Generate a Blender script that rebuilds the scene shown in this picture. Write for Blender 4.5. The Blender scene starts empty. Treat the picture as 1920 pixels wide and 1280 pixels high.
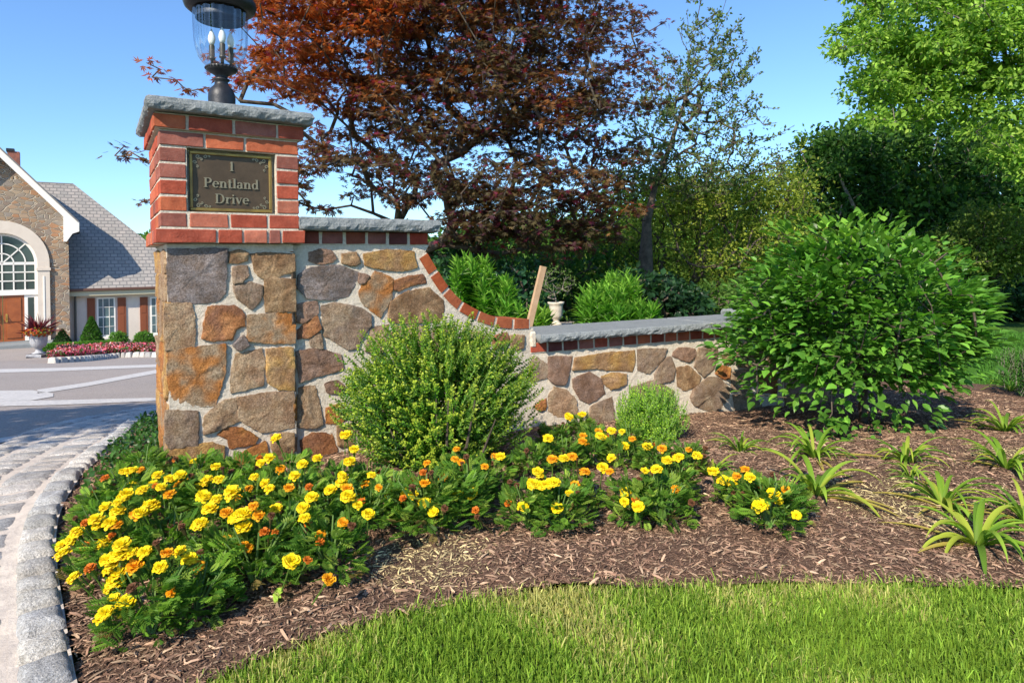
import bpy, math, random
import numpy as np
from mathutils import Vector, Matrix, Euler, noise as mnoise
rng = np.random.default_rng(7); random.seed(7)
SC = bpy.context.scene; COL = SC.collection
R = math.radians
# ------------------------------------------------------------------ camera, sky, sun, exposure
F = 1190.0; HX, HY = 960.0, 498.0; ROLL = R(1.0); EYE = 0.82
cd = bpy.data.cameras.new('camera'); cam = bpy.data.objects.new('camera', cd); COL.objects.link(cam)
cd.sensor_width = 36; cd.lens = F/1920*36; cd.shift_y = (HY-640)/1920; cd.clip_start = .05; cd.clip_end = 3000
cam.matrix_world = Matrix.Translation((0, 0, EYE)) @ Euler((R(90), 0, 0)).to_matrix().to_4x4() @ Matrix.Rotation(-ROLL, 4, 'Z')
SC.camera = cam
SUN_H = Vector((-.451, -.892)).normalized(); SUN_EL = R(38)
w = bpy.data.worlds.new("World"); SC.world = w; w.use_nodes = True
nt = w.node_tree; bg = nt.nodes['Background']
sky = nt.nodes.new('ShaderNodeTexSky'); sky.sky_type = 'NISHITA'; sky.sun_disc = False
sky.sun_elevation = SUN_EL; sky.sun_rotation = math.atan2(SUN_H.x, SUN_H.y); sky.air_density = 1.0; sky.dust_density = .25; sky.ozone_density = 2.2
tint = nt.nodes.new('ShaderNodeMix'); tint.data_type = 'RGBA'; tint.blend_type = 'MULTIPLY'; tint.inputs[0].default_value = 1; tint.inputs[7].default_value = (.65, .845, 1.05, 1)
nt.links.new(sky.outputs[0], tint.inputs[6]); nt.links.new(tint.outputs[2], bg.inputs[0]); bg.inputs[1].default_value = .15
sl = bpy.data.lights.new('sun', 'SUN'); sl.energy = 5.0; sl.angle = R(.5); sl.color = (1, .91, .76)
so = bpy.data.objects.new('sun', sl); COL.objects.link(so)
sdir = Vector((SUN_H.x*math.cos(SUN_EL), SUN_H.y*math.cos(SUN_EL), math.sin(SUN_EL)))
so.rotation_euler = sdir.to_track_quat('Z', 'Y').to_euler(); so.location = (-3, -4, 8)
SC.view_settings.view_transform = 'Standard'; SC.view_settings.look = 'None'; SC.view_settings.gamma = 1
SC.view_settings.exposure = .62
# ------------------------------------------------------------------ pixel <-> place
def ray(px, py):
    u = (px-HX)/F; v = (HY-py)/F; c, s = math.cos(ROLL), math.sin(ROLL)
    return u*c+v*s, -u*s+v*c
def PX(px, py, d):
    u, v = ray(px, py); return Vector((u*d, d, EYE+v*d))
def sstep(a, b, x):
    t = np.clip((x-a)/(b-a), 0, 1); return t*t*(3-2*t)
def gz(x, y):
    x = np.asarray(x, float); y = np.asarray(y, float)
    zl = -.11*np.clip(y-2.5, 0, 19)-.04*np.clip(y-21.5, 0, 20)
    zr = -.1*np.clip(y-2.5, 0, 2)-.05*np.clip(y-4.5, 0, 18)
    t = sstep(-.5, -.1, x/np.maximum(y, 2.5))
    return zl*(1-t)+zr*t
def G(px, py, lift=0):
    u, v = ray(px, py); lo, hi = .3, 60.0
    f = lambda d: EYE+v*d-float(gz(u*d, d))-lift
    d = .3
    while d < 60 and f(d) > 0: d *= 1.02
    lo = d/1.02; hi = d
    for _ in range(25):
        m = (lo+hi)/2
        if f(m) > 0: lo = m
        else: hi = m
    return Vector((u*hi, hi, float(gz(u*hi, hi))+lift))
# ------------------------------------------------------------------ materials
def M(name, col=(.5, .5, .5), rough=.7, spec=.3, attr=False, var=None, vs=6, bump=None, metal=0, trans=0, tcol=None, var2=None, vs2=60, coords='Object', emit=None, coat=0):
    m = bpy.data.materials.new(name); m.use_nodes = True; t = m.node_tree; N = t.nodes; L = t.links
    b = N['Principled BSDF']; b.inputs['Roughness'].default_value = rough; b.inputs['Metallic'].default_value = metal
    b.inputs['Specular IOR Level'].default_value = spec
    if coat: b.inputs['Coat Weight'].default_value = coat
    tc = N.new('ShaderNodeTexCoord')
    def rgb(c):
        n = N.new('ShaderNodeRGB'); n.outputs[0].default_value = (*c, 1); return n.outputs[0]
    if attr:
        a = N.new('ShaderNodeVertexColor'); a.layer_name = 'Col'; c = a.outputs[0]
    else: c = rgb(col)
    def noisemix(c, other, sc, lo=.35, hi=.65, det=5, mode='MIX'):
        n = N.new('ShaderNodeTexNoise'); n.inputs['Scale'].default_value = sc; n.inputs['Detail'].default_value = det; n.inputs['Roughness'].default_value = .65
        L.new(tc.outputs[coords], n.inputs['Vector'])
        mr = N.new('ShaderNodeMapRange'); mr.inputs[1].default_value = lo; mr.inputs[2].default_value = hi; L.new(n.outputs[0], mr.inputs[0])
        mx = N.new('ShaderNodeMix'); mx.data_type = 'RGBA'; mx.blend_type = mode; L.new(mr.outputs[0], mx.inputs[0]); L.new(c, mx.inputs[6])
        if isinstance(other, tuple): mx.inputs[7].default_value = (*other, 1)
        else: L.new(other, mx.inputs[7])
        return mx.outputs[2]
    if var: c = noisemix(c, var, vs, mode='MULTIPLY' if attr else 'MIX')
    if var2: c = noisemix(c, var2, vs2, mode='MULTIPLY' if attr else 'MIX')
    L.new(c, b.inputs['Base Color'])
    if bump:
        prev = None
        for sc, st in bump:
            n = N.new('ShaderNodeTexNoise'); n.inputs['Scale'].default_value = sc; n.inputs['Detail'].default_value = 6; n.inputs['Roughness'].default_value = .7
            L.new(tc.outputs[coords], n.inputs['Vector'])
            bp = N.new('ShaderNodeBump'); bp.inputs['Strength'].default_value = 1; bp.inputs['Distance'].default_value = st
            L.new(n.outputs[0], bp.inputs['Height'])
            if prev: L.new(prev, bp.inputs['Normal'])
            prev = bp.outputs[0]
        L.new(prev, b.inputs['Normal'])
    if trans:
        tr = N.new('ShaderNodeBsdfTranslucent'); mx = N.new('ShaderNodeMixShader'); mx.inputs[0].default_value = trans
        g = N.new('ShaderNodeMix'); g.data_type = 'RGBA'; g.blend_type = 'MULTIPLY'; g.inputs[0].default_value = 1
        L.new(c, g.inputs[6]); g.inputs[7].default_value = (*(tcol or (1.3, 1.5, .6)), 1); L.new(g.outputs[2], tr.inputs[0])
        L.new(b.outputs[0], mx.inputs[1]); L.new(tr.outputs[0], mx.inputs[2]); L.new(mx.outputs[0], N['Material Output'].inputs[0])
    if emit:
        b.inputs['Emission Color'].default_value = (*emit[0], 1); b.inputs['Emission Strength'].default_value = emit[1]
    return m
LEAF = M('leaf', attr=True, rough=.5, spec=.14, trans=.4)
LEAFG = M('glossy_leaf', attr=True, rough=.38, spec=.26, trans=.33)
LEAFR = M('red_leaf', attr=True, rough=.5, spec=.18, trans=.45, tcol=(1.9, 1.0, .5))
PETAL = M('petal', attr=True, rough=.6, spec=.2, trans=.2, tcol=(1.1, 1.0, .8))
BARK = M('bark', (.13, .10, .075), .9, .2, var=(.05, .04, .03), vs=14, bump=[(30, .01)])
BARKL = M('pale_bark', (.24, .21, .17), .9, .2, var=(.11, .10, .08), vs=14, bump=[(30, .01)])
STEM = M('green_stem', (.12, .2, .05), .6)
STONE = M('field_stone', attr=True, rough=.88, spec=.25, var=(.72, .62, .52), vs=18, var2=(.45, .42, .39), vs2=150, bump=[(70, .006), (200, .005)])
MORTAR = M('mortar', (.62, .54, .43), .95, .1, var=(.48, .40, .31), vs=14, var2=(.68, .60, .49), vs2=90, bump=[(28, .012), (160, .005)])
BRICK = M('red_brick', attr=True, rough=.95, spec=.08, var=(.66, .62, .64), vs=16, var2=(.95, .78, .72), vs2=130, bump=[(60, .003), (260, .002)])
SLATE = M('bluestone', (.20, .22, .225), .9, .2, var=(.14, .155, .165), vs=9, var2=(.27, .28, .275), vs2=120, bump=[(28, .008), (150, .004)])
GRANITE = M('granite', attr=True, rough=.8, spec=.3, var=(.75, .73, .7), vs=30, var2=(.42, .42, .42), vs2=210, bump=[(40, .006), (160, .003)])
# ------------------------------------------------------------------ mesh building
def props(o, label=None, cat=None, group=None, kind=None):
    if label: o['label'] = label
    if cat: o['category'] = cat
    if group: o['group'] = group
    if kind: o['kind'] = kind
    return o
def thing(name, label, cat, loc=(0, 0, 0), group=None):
    o = bpy.data.objects.new(name, None); COL.objects.link(o); o.location = loc; o.empty_display_size = .1
    return props(o, label, cat, group)
def mesh(name, V, Fs, mats, col=None, smooth=False, mi=None):
    """V (n,3); Fs: list of index arrays (m,k) or list of tuples"""
    me = bpy.data.meshes.new(name); V = np.asarray(V, np.float32)
    if isinstance(Fs, np.ndarray): Fs = [Fs]
    if len(Fs) and not isinstance(Fs[0], np.ndarray):
        tot = np.array([len(f) for f in Fs], np.int32); idx = np.array([i for f in Fs for i in f], np.int32)
    else:
        Fs = [f for f in Fs if len(f)]
        tot = np.concatenate([np.full(len(f), f.shape[1], np.int32) for f in Fs]); idx = np.concatenate([f.ravel() for f in Fs]).astype(np.int32)
    me.vertices.add(len(V)); me.vertices.foreach_set('co', V.ravel())
    me.loops.add(len(idx)); me.loops.foreach_set('vertex_index', idx)
    me.polygons.add(len(tot)); st = np.concatenate([[0], np.cumsum(tot)[:-1]]).astype(np.int32)
    me.polygons.foreach_set('loop_start', st); me.polygons.foreach_set('loop_total', tot)
    me.polygons.foreach_set('use_smooth', np.full(len(tot), bool(smooth)))
    for m in (mats if isinstance(mats, (list, tuple)) else [mats]): me.materials.append(m)
    if mi is not None: me.polygons.foreach_set('material_index', np.asarray(mi, np.int32))
    me.update(calc_edges=True); me.validate()
    if col is not None:
        ca = me.color_attributes.new('Col', 'FLOAT_COLOR', 'POINT'); c = np.ones((len(V), 4), np.float32); c[:, :3] = col
        ca.data.foreach_set('color', c.ravel())
    return me
def put(name, me, parent=None, loc=(0, 0, 0)):
    o = bpy.data.objects.new(name, me); COL.objects.link(o); o.parent = parent; o.location = loc; return o
def mk(name, V, Fs, mats, parent=None, **k):
    V = np.asarray(V, float); org = np.zeros(3)
    p = parent
    while p is not None: org = org+np.array(p.location); p = p.parent
    return put(name, mesh(name, V-org, Fs, mats, **k), parent)
class MB:
    """collects boxes, tubes, lathes into one mesh"""
    def __init__(s): s.V = []; s.F = []; s.C = []; s.MI = []
    def add(s, V, Fc, c=(.5, .5, .5), mi=0):
        n = len(s.V); s.V += [tuple(v) for v in V]; s.F += [tuple(i+n for i in f) for f in Fc]
        c = np.asarray(c, float)
        s.C += [tuple(c)]*len(V) if c.ndim == 1 else [tuple(x) for x in c]
        s.MI += [mi]*len(Fc)
    def box(s, o, a, b, c, col=(.5, .5, .5), mi=0, ch=0, jit=0):
        """corner o, edge vectors a, b, c ; ch chamfers"""
        o, a, b, c = map(Vector, (o, a, b, c)); la, lb, lc = a.length, b.length, c.length
        if ch == 0:
            V = [o, o+a, o+a+b, o+b, o+c, o+a+c, o+a+b+c, o+b+c]
            Fc = [(0, 3, 2, 1), (4, 5, 6, 7), (0, 1, 5, 4), (1, 2, 6, 5), (2, 3, 7, 6), (3, 0, 4, 7)]
        else:
            A, B, C = a.normalized(), b.normalized(), c.normalized(); V = []; key = {}
            for i in (0, 1):
                for j in (0, 1):
                    for k in (0, 1):
                        P = o+a*i+b*j+c*k; si, sj, sk = (1-2*i), (1-2*j), (1-2*k)
                        if jit: P = P+Vector([random.uniform(-jit, jit) for _ in range(3)])
                        key[i, j, k] = len(V)
                        V += [P+B*sj*ch+C*sk*ch, P+A*si*ch+C*sk*ch, P+A*si*ch+B*sj*ch]
            Fc = []; K = key
            for i in (0, 1): Fc.append(tuple(K[i, j, k]+0 for j, k in ((0, 0), (0, 1), (1, 1), (1, 0))))
            for j in (0, 1): Fc.append(tuple(K[i, j, k]+1 for i, k in ((0, 0), (1, 0), (1, 1), (0, 1))))
            for k in (0, 1): Fc.append(tuple(K[i, j, k]+2 for i, j in ((0, 0), (0, 1), (1, 1), (1, 0))))
            for i in (0, 1):
                for j in (0, 1): Fc.append((K[i, j, 0], K[i, j, 1], K[i, j, 1]+1, K[i, j, 0]+1))
                for k in (0, 1): Fc.append((K[i, 0, k], K[i, 1, k], K[i, 1, k]+2, K[i, 0, k]+2))
            for j in (0, 1):
                for k in (0, 1): Fc.append((K[0, j, k]+1, K[1, j, k]+1, K[1, j, k]+2, K[0, j, k]+2))
            for q in K.values(): Fc.append((q, q+1, q+2))
        s.add(V, Fc, col, mi)
    def lathe(s, prof, c, n=24, col=(.5, .5, .5), mi=0, flute=0, nf=12, cap=True):
        V = []; c = Vector(c)
        for r, z in prof:
            for k in range(n):
                a = 2*math.pi*k/n; rr = r*(1+flute*math.cos(a*nf)); V.append(c+Vector((rr*math.cos(a), rr*math.sin(a), z)))
        m = len(prof)
        Fc = [(i*n+k, i*n+(k+1) % n, (i+1)*n+(k+1) % n, (i+1)*n+k) for i in range(m-1) for k in range(n)]
        if cap: Fc += [tuple(range(n))[::-1], tuple((m-1)*n+k for k in range(n))]
        s.add(V, Fc, col, mi)
    def tube(s, P, r, n=6, col=(.5, .5, .5), mi=0):
        P = [Vector(p) for p in P]; r = list(r) if hasattr(r, '__len__') else [r]*len(P); V = []
        for i, p in enumerate(P):
            t = (P[min(i+1, len(P)-1)]-P[max(i-1, 0)]); t = t.normalized() if t.length > 1e-9 else Vector((0, 0, 1))
            a = t.orthogonal().normalized() if i == 0 else (pa-t*pa.dot(t)).normalized(); pa = a; b = t.cross(a)
            V += [p+(a*math.cos(2*math.pi*k/n)+b*math.sin(2*math.pi*k/n))*r[i] for k in range(n)]
        m = len(P)
        Fc = [(i*n+k, i*n+(k+1) % n, (i+1)*n+(k+1) % n, (i+1)*n+k) for i in range(m-1) for k in range(n)]
        Fc += [tuple(range(n))[::-1], tuple((m-1)*n+k for k in range(n))]
        s.add(V, Fc, col, mi)
    def build(s, name, mats, parent=None, smooth=False, color=True):
        return mk(name, s.V, s.F, mats, parent, col=s.C if color else None, smooth=smooth, mi=s.MI)
def unit(a): return a/np.maximum(np.linalg.norm(a, axis=-1, keepdims=True), 1e-9)
def rdir(n, up=0):
    v = rng.normal(size=(n, 3)); v[:, 2] += up; return unit(v)
# leaf templates: verts (k,3) in (side, along, normal); faces
T_DIAM = (np.array([[0, 0, 0], [.28, .45, .06], [0, 1, -.05], [-.28, .45, .06]]), [[0, 1, 2], [0, 2, 3]])
T_OVAL = (np.array([[0, 0, 0], [.26, .22, .07], [.3, .5, .07], [0, 1, -.08], [-.3, .5, .07], [-.26, .22, .07], [0, .5, 0]]), [[0, 1, 2, 6], [6, 2, 3], [0, 6, 4, 5], [6, 3, 4]])
T_LANCE = (np.array([[0, 0, 0], [.11, .4, .03], [0, 1, -.12], [-.11, .4, .03]]), [[0, 1, 2], [0, 2, 3]])
def _palm():
    V = [[0, 0, 0]]; Fc = []
    for a, l in ((0, 1), (38, .9), (-38, .9), (80, .68), (-80, .68)):
        a = R(a); d = np.array([math.sin(a), math.cos(a)]); n = np.array([d[1], -d[0]]); k = len(V)
        for q in (d*.42*l+n*.13*l, d*l, d*.42*l-n*.13*l): V.append([q[0], q[1]+.1, -.12*l if q is not None else 0])
        Fc.append([0, k, k+1, k+2])
    return np.array(V), Fc
T_PALM = _palm()
def _feather(nl=6):
    V = []; Fc = []
    for i in range(nl):
        y = .12+.8*i/nl; l = .34*math.sin(math.pi*(.25+.6*i/nl))
        for sx in (-1, 1):
            k = len(V); V += [[0, y-.01, 0], [sx*l*.55, y+l*.15-.01, .05], [sx*l, y+l*.75, 0], [sx*l*.5, y+l*.6+.03, .05]]; Fc.append([k, k+1, k+2, k+3])
    k = len(V); V += [[-.012, 0, 0], [.012, 0, 0], [.008, .95, 0], [-.008, .95, 0], [0, .85, 0], [.06, .95, 0], [0, 1.15, 0], [-.06, .95, 0]]
    Fc += [[k, k+1, k+2, k+3], [k+4, k+5, k+6, k+7]]
    return np.array(V), Fc
T_FEATH = _feather()
def leaf_arrays(P, D, U, S, T, C):
    """P base points, D leaf axis, U rough normal, S sizes, T template, C colours"""
    TV, TF = T; n = len(P); k = len(TV)
    D = unit(D); X = unit(np.cross(D, U)); Nn = np.cross(X, D)
    S = np.asarray(S, float).reshape(-1, 1, 1)*np.ones((n, 1, 1))
    V = P[:, None, :]+S*(TV[None, :, 0:1]*X[:, None, :]+TV[None, :, 1:2]*D[:, None, :]+TV[None, :, 2:3]*Nn[:, None, :])
    off = (np.arange(n)*k)[:, None]
    byk = {}
    for f in TF: byk.setdefault(len(f), []).append(f)
    Fs = [(off[:, :, None]+np.array(fs)[None]).reshape(-1, kk) for kk, fs in byk.items()]
    return V.reshape(-1, 3), Fs, np.repeat(C, k, axis=0)
def join(parts):
    V = []; Fs = {}; C = []; n = 0
    for v, fs, c in parts:
        for f in fs: Fs.setdefault(f.shape[1], []).append(f+n)
        V.append(v); C.append(c); n += len(v)
    return np.concatenate(V), [np.concatenate(f) for f in Fs.values()], np.concatenate(C)
def leaves(name, P, D, U, S, T, C, mat, parent):
    V, Fs, c = leaf_arrays(P, D, U, S, T, C); return mk(name, V, Fs, mat, parent, col=c)
def pal(n, cols, jit=.18, P=None, sc=1.0):
    """n leaf colours from a palette, spatially clumped when P is given"""
    cols = np.array(cols, float)
    if P is None: k = rng.integers(0, len(cols), n)
    else:
        q = np.array([mnoise.noise(Vector(p*sc)) for p in P])+rng.normal(0, .22, n)
        k = np.clip(((q+.5)*len(cols)).astype(int), 0, len(cols)-1)
    c = cols[k]*np.exp(rng.normal(0, jit, (n, 1))); return c
def grow(base, A, trunk=None, step=.25, seed=0, lift=.15):
    """joins attractor points A to a trunk (list of points): returns nodes, parents"""
    r = np.random.default_rng(seed); nodes = [np.array(p, float) for p in (trunk or [base])]; par = [-1]+list(range(len(nodes)-1))
    if trunk is None: pass
    A = np.asarray(A); order = np.argsort(np.linalg.norm(A-nodes[-1], axis=1)+r.uniform(0, .3, len(A))); tips = np.zeros(len(A), int)
    root = nodes[0]
    for ai in order:
        a = A[ai]; NN = np.array(nodes); dv = a-NN; d = np.linalg.norm(dv, axis=1)
        cost = d+.6*np.maximum(0, NN[:, 2]-a[2]+.2*d)+.12*np.linalg.norm(NN-root, axis=1)
        j = int(np.argmin(cost)); L = d[j]; m = max(1, int(L/step)); p0 = NN[j]; prev = j
        bend = r.normal(0, .07*L, 3); bend[2] += lift*L
        for s in range(1, m+1):
            t = s/m; p = p0+(a-p0)*t+bend*math.sin(math.pi*t)*.7+(r.normal(0, .012, 3) if s < m else 0)
            nodes.append(p); par.append(prev); prev = len(nodes)-1
        tips[ai] = prev
    return np.array(nodes), np.array(par), tips
def radii(par, tip=.006, e=2.3):
    n = len(par); acc = np.zeros(n)
    for i in range(n-1, -1, -1):
        if acc[i] == 0: acc[i] = tip**e
        if par[i] >= 0: acc[par[i]] += acc[i]
    return acc**(1/e)
def wood(name, nodes, par, rad, mat, parent, n=5, rmax=9, flare=1):
    # one tube ring pair per edge
    m = np.where(par >= 0)[0]; A = nodes[par[m]]; B = nodes[m]; ra = np.minimum(rad[par[m]], rmax); rb = np.minimum(rad[m], rmax)
    ra = np.minimum(ra, rb*1.6)
    t = unit(B-A); h = np.where(np.abs(t[:, 2:3]) > .9, np.array([[1., 0, 0]]), np.array([[0, 0, 1.]])); x = unit(np.cross(t, h)); y = np.cross(t, x)
    an = 2*np.pi*np.arange(n)/n; c = np.cos(an)[None, :, None]; s = np.sin(an)[None, :, None]
    ring = c*x[:, None]+s*y[:, None]
    V = np.concatenate([A[:, None]+ring*ra[:, None, None], B[:, None]+ring*rb[:, None, None]], axis=1)
    k = np.arange(n); f = np.stack([k, (k+1) % n, (k+1) % n+n, k+n], 1)
    Fs = (np.arange(len(m))*2*n)[:, None, None]+f[None]
    return mk(name, V.reshape(-1, 3), Fs.reshape(-1, 4), mat, parent, smooth=True)
def blob_pts(blobs, n, shell=.0):
    """blobs: (px,py,rx_px,ry_px,depth,rdepth_m) -> n points, volume weighted"""
    W = np.array([b[2]*b[3]*b[5]*b[4]**2 for b in blobs]); k = rng.choice(len(blobs), n, p=W/W.sum()); out = np.zeros((n, 3))
    v = rdir(n)*(rng.uniform(shell**3, 1, (n, 1))**(1/3))
    for i in range(n):
        px, py, rx, ry, d, rd = blobs[k[i]]; p = PX(px, py, d)
        out[i] = (p.x+v[i, 0]*rx*d/F, d+v[i, 1]*rd, p.z+v[i, 2]*ry*d/F)
    return out
def clumps(A, per, rad, flat=.6, shellb=.5):
    """leaf points in clumps round attractors A"""
    n = len(A)*per; v = rdir(n)*(rng.uniform(shellb**3, 1, (n, 1))**(1/3)); rr = np.repeat(rad*np.exp(rng.normal(0, .25, len(A))), per)[:, None]
    off = v*rr; off[:, 2] *= flat; return np.repeat(A, per, axis=0)+off, v
def tree(name, label, blobs, base, nA, per, crad, lsize, cols, T=T_DIAM, mat=LEAF, bark=BARK, trunk=None, flat=.6, tip=.008, group=None, sc=.6, shell=.35, up=.4, jit=.2, minz=None, rmax=9, step=.4, cat='tree', crown='crown', tname='trunk', seed=1, lift=.15):
    t = thing(name, label, cat, base, group)
    A = blob_pts(blobs, nA, shell)
    if minz is not None: A = A[A[:, 2] > minz]
    nodes, par, tips = grow(base, A, trunk or [base, tuple(np.array(base)+[0, 0, .3*(A[:, 2].max()-base[2])])], step=step, seed=seed, lift=lift)
    rad = radii(par, tip); wood(tname, nodes, par, rad, bark, t, rmax=rmax)
    P, v = clumps(A, per, crad, flat)
    D = unit(v+rng.normal(0, .6, v.shape)); D[:, 2] -= .15; U = unit(rng.normal(0, .55, v.shape)+np.array([0, 0, up])+v*.3)
    S = lsize*np.exp(rng.normal(0, .25, len(P)))
    leaves(crown, P, D, U, S, T, pal(len(P), cols, jit, P, sc), mat, t)
    return t
# ------------------------------------------------------------------ ground and driveway
KERB = [G(*p) for p in ((175, 1420), (165, 1340), (150, 1280), (136, 1210), (126, 1150), (114, 1080), (110, 1010), (120, 960), (150, 905), (195, 860), (245, 820), (290, 788))]
KERB = [Vector((v.x, v.y, 0)) for v in KERB]+[Vector((-2.35, 5.6, 0)), Vector((-1.9, 7.5, 0)), Vector((-.6, 10.5, 0)), Vector((2, 13, 0))]
KERB = [Vector((KERB[0].x+.3, -1.2, 0)), Vector((KERB[0].x+.06, .3, 0))]+KERB
def resample(P, ds):
    P = [Vector(p) for p in P]; out = []
    # catmull-rom then even spacing
    D = []
    for i in range(len(P)-1):
        a, b, c, d = P[max(i-1, 0)], P[i], P[i+1], P[min(i+2, len(P)-1)]
        for k in range(12):
            t = k/12; D.append(.5*((2*b)+(c-a)*t+(2*a-5*b+4*c-d)*t*t+(3*b-a-3*c+d)*t**3))
    D.append(P[-1]); out = [D[0]]; acc = 0; last = D[0]
    for p in D[1:]:
        while (p-last).length+acc >= ds:
            s = (p-last).normalized()*(ds-acc); last = last+s; out.append(last.copy()); acc = 0
        acc += (p-last).length; last = p
    return out
KC = resample(KERB, .05)
def off(P, d):
    out = []
    for i, p in enumerate(P):
        t = (P[min(i+1, len(P)-1)]-P[max(i-1, 0)]).normalized(); out.append(p+Vector((-t.y, t.x, 0))*d)
    return out
def inside(x, y, poly):
    x = np.asarray(x); y = np.asarray(y); r = np.zeros(x.shape, bool); n = len(poly)
    for i in range(n):
        x1, y1 = poly[i][0], poly[i][1]; x2, y2 = poly[(i+1) % n][0], poly[(i+1) % n][1]
        if y1 == y2: continue
        c = ((y1 > y) != (y2 > y)) & (x < (x2-x1)*(y-y1)/(y2-y1)+x1); r ^= c
    return r
def fnoise(x, y, sc, o=0): return np.array([mnoise.fractal(Vector((a*sc, b*sc, o)), 1, 2, 4) for a, b in zip(x.ravel(), y.ravel())]).reshape(x.shape)
def grid(name, xs, ys, lift, mat, keep=None, nz=0, nsc=4, kind='structure', smooth=True):
    X, Y = np.meshgrid(xs, ys); Z = gz(X, Y)+lift
    if nz: Z = Z+nz*fnoise(X, Y, nsc)
    V = np.stack([X, Y, Z], -1).reshape(-1, 3); nx = len(xs); i, j = np.meshgrid(np.arange(nx-1), np.arange(len(ys)-1)); a = (j*nx+i).ravel()
    Fq = np.stack([a, a+1, a+nx+1, a+nx], 1)
    if keep is not None: Fq = Fq[keep(V[Fq, 0].mean(1), V[Fq, 1].mean(1))]; u, inv = np.unique(Fq, return_inverse=True); V = V[u]; Fq = inv.reshape(-1, 4)
    return props(mk(name, V, Fq, mat, smooth=smooth), kind=kind)
xs = np.concatenate([-np.geomspace(300, 30, 10), np.arange(-28, 28.1, .5), np.geomspace(30, 300, 10)])
ys = np.concatenate([[-30, -10, -4], np.arange(-2, 8, .25), np.arange(8, 42, .5), np.geomspace(43, 400, 12)])
TURF = M('turf', (.055, .12, .02), .95, .1, var=(.09, .17, .035), vs=3, var2=(.03, .07, .012), vs2=40, bump=[(60, .02)])
grid('ground', xs, ys, -.03, TURF)
MULCHM = M('mulch', (.15, .085, .06), .95, .1, var=(.06, .035, .026), vs=9, var2=(.2, .125, .085), vs2=70, bump=[(50, .015), (140, .008)])
LEDGE = [G(*p) for p in ((330, 1335), (400, 1282), (520, 1232), (650, 1186), (800, 1147), (1000, 1115), (1300, 1105), (1600, 1102), (1925, 1110), (2100, 1118))]
LE = resample([Vector((v.x, v.y, 0)) for v in [Vector((-.75, .3, 0))]+LEDGE+[Vector((3.2, 1.45, 0))]], .1)
rightedge = [Vector((3.4, 1.5, 0)), G(2050, 760), G(1905, 726), G(1820, 722), G(1700, 715)]
MPOLY = [(p.x, p.y) for p in LE]+[(p.x, p.y) for p in rightedge]+[(1.9, 5.2), (-1.0, 4.4), (-2.2, 4.6)]+[(p.x, p.y) for p in reversed(KC) if .3 < p.y < 4.5]
def mulchz(x, y): return gz(x, y)+.012+.02*fnoise(np.asarray(x, float), np.asarray(y, float), 3.2)
grid('mulch_bed', np.arange(-2.6, 4.0, .03), np.arange(.3, 5.6, .03), .012, MULCHM, keep=lambda x, y: inside(x, y, MPOLY), nz=.02, nsc=3.2)
# mulch shreds
n = 400000; x = rng.uniform(-2.3, 3.6, n*2); y = .9+4.3*rng.uniform(0, 1, n*2)**1.5; k = inside(x, y, MPOLY); x, y = x[k][:n], y[k][:n]; n = len(x)
a = rng.uniform(0, 2*np.pi, n); D = np.stack([np.cos(a), np.sin(a), rng.normal(0, .22, n)], 1); U = unit(np.stack([rng.normal(0, .5, n), rng.normal(0, .5, n), np.ones(n)], 1))
S = .0034*np.exp(rng.normal(0, .7, n)); S = np.minimum(S, .018)
T_CHIP = (np.array([[-.5, -.06, 0], [-.4, .1, .02], [.45, .13, .05], [.6, 0, 0], [.4, -.1, .02], [0, .1, .14], [0, -.12, .1]])[:, [1, 0, 2]]*[1, 1.4, 1], [[0, 1, 5], [1, 2, 5], [0, 5, 6], [5, 2, 3], [5, 3, 6], [6, 3, 4], [0, 6, 4]])
z = mulchz(x, y)+.003
cols = [(.15, .085, .062), (.21, .125, .092), (.10, .056, .042), (.28, .175, .125), (.18, .105, .077), (.31, .21, .15)]
C = pal(n, cols, .3)*np.array([1.22, 1.24, 1.12])
# dried straw-coloured patches lying on the mulch
for (px, py, rr) in ((1690, 945, .19), (800, 1055, .14), (1880, 855, .12)):
    g = G(px, py); dd = np.hypot(x-g.x, (y-g.y))/rr; m = (dd < 1.1+rng.normal(0, .25, n)) & (rng.uniform(size=n) < .95); S[m] *= .75; C[m] = np.array([.50, .39, .20])*np.exp(rng.normal(0, .3, (m.sum(), 1)))
CHIP = M('bark_chips', attr=True, rough=.9, spec=.15)
V, Fs, c = leaf_arrays(np.stack([x, y, z], 1), D, U, S*1.5, T_CHIP, C)
o = mk('mulch_chips', V, Fs, CHIP, col=c); props(o, 'shredded brown bark mulch scattered over the planting bed', 'mulch', kind='stuff')
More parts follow.
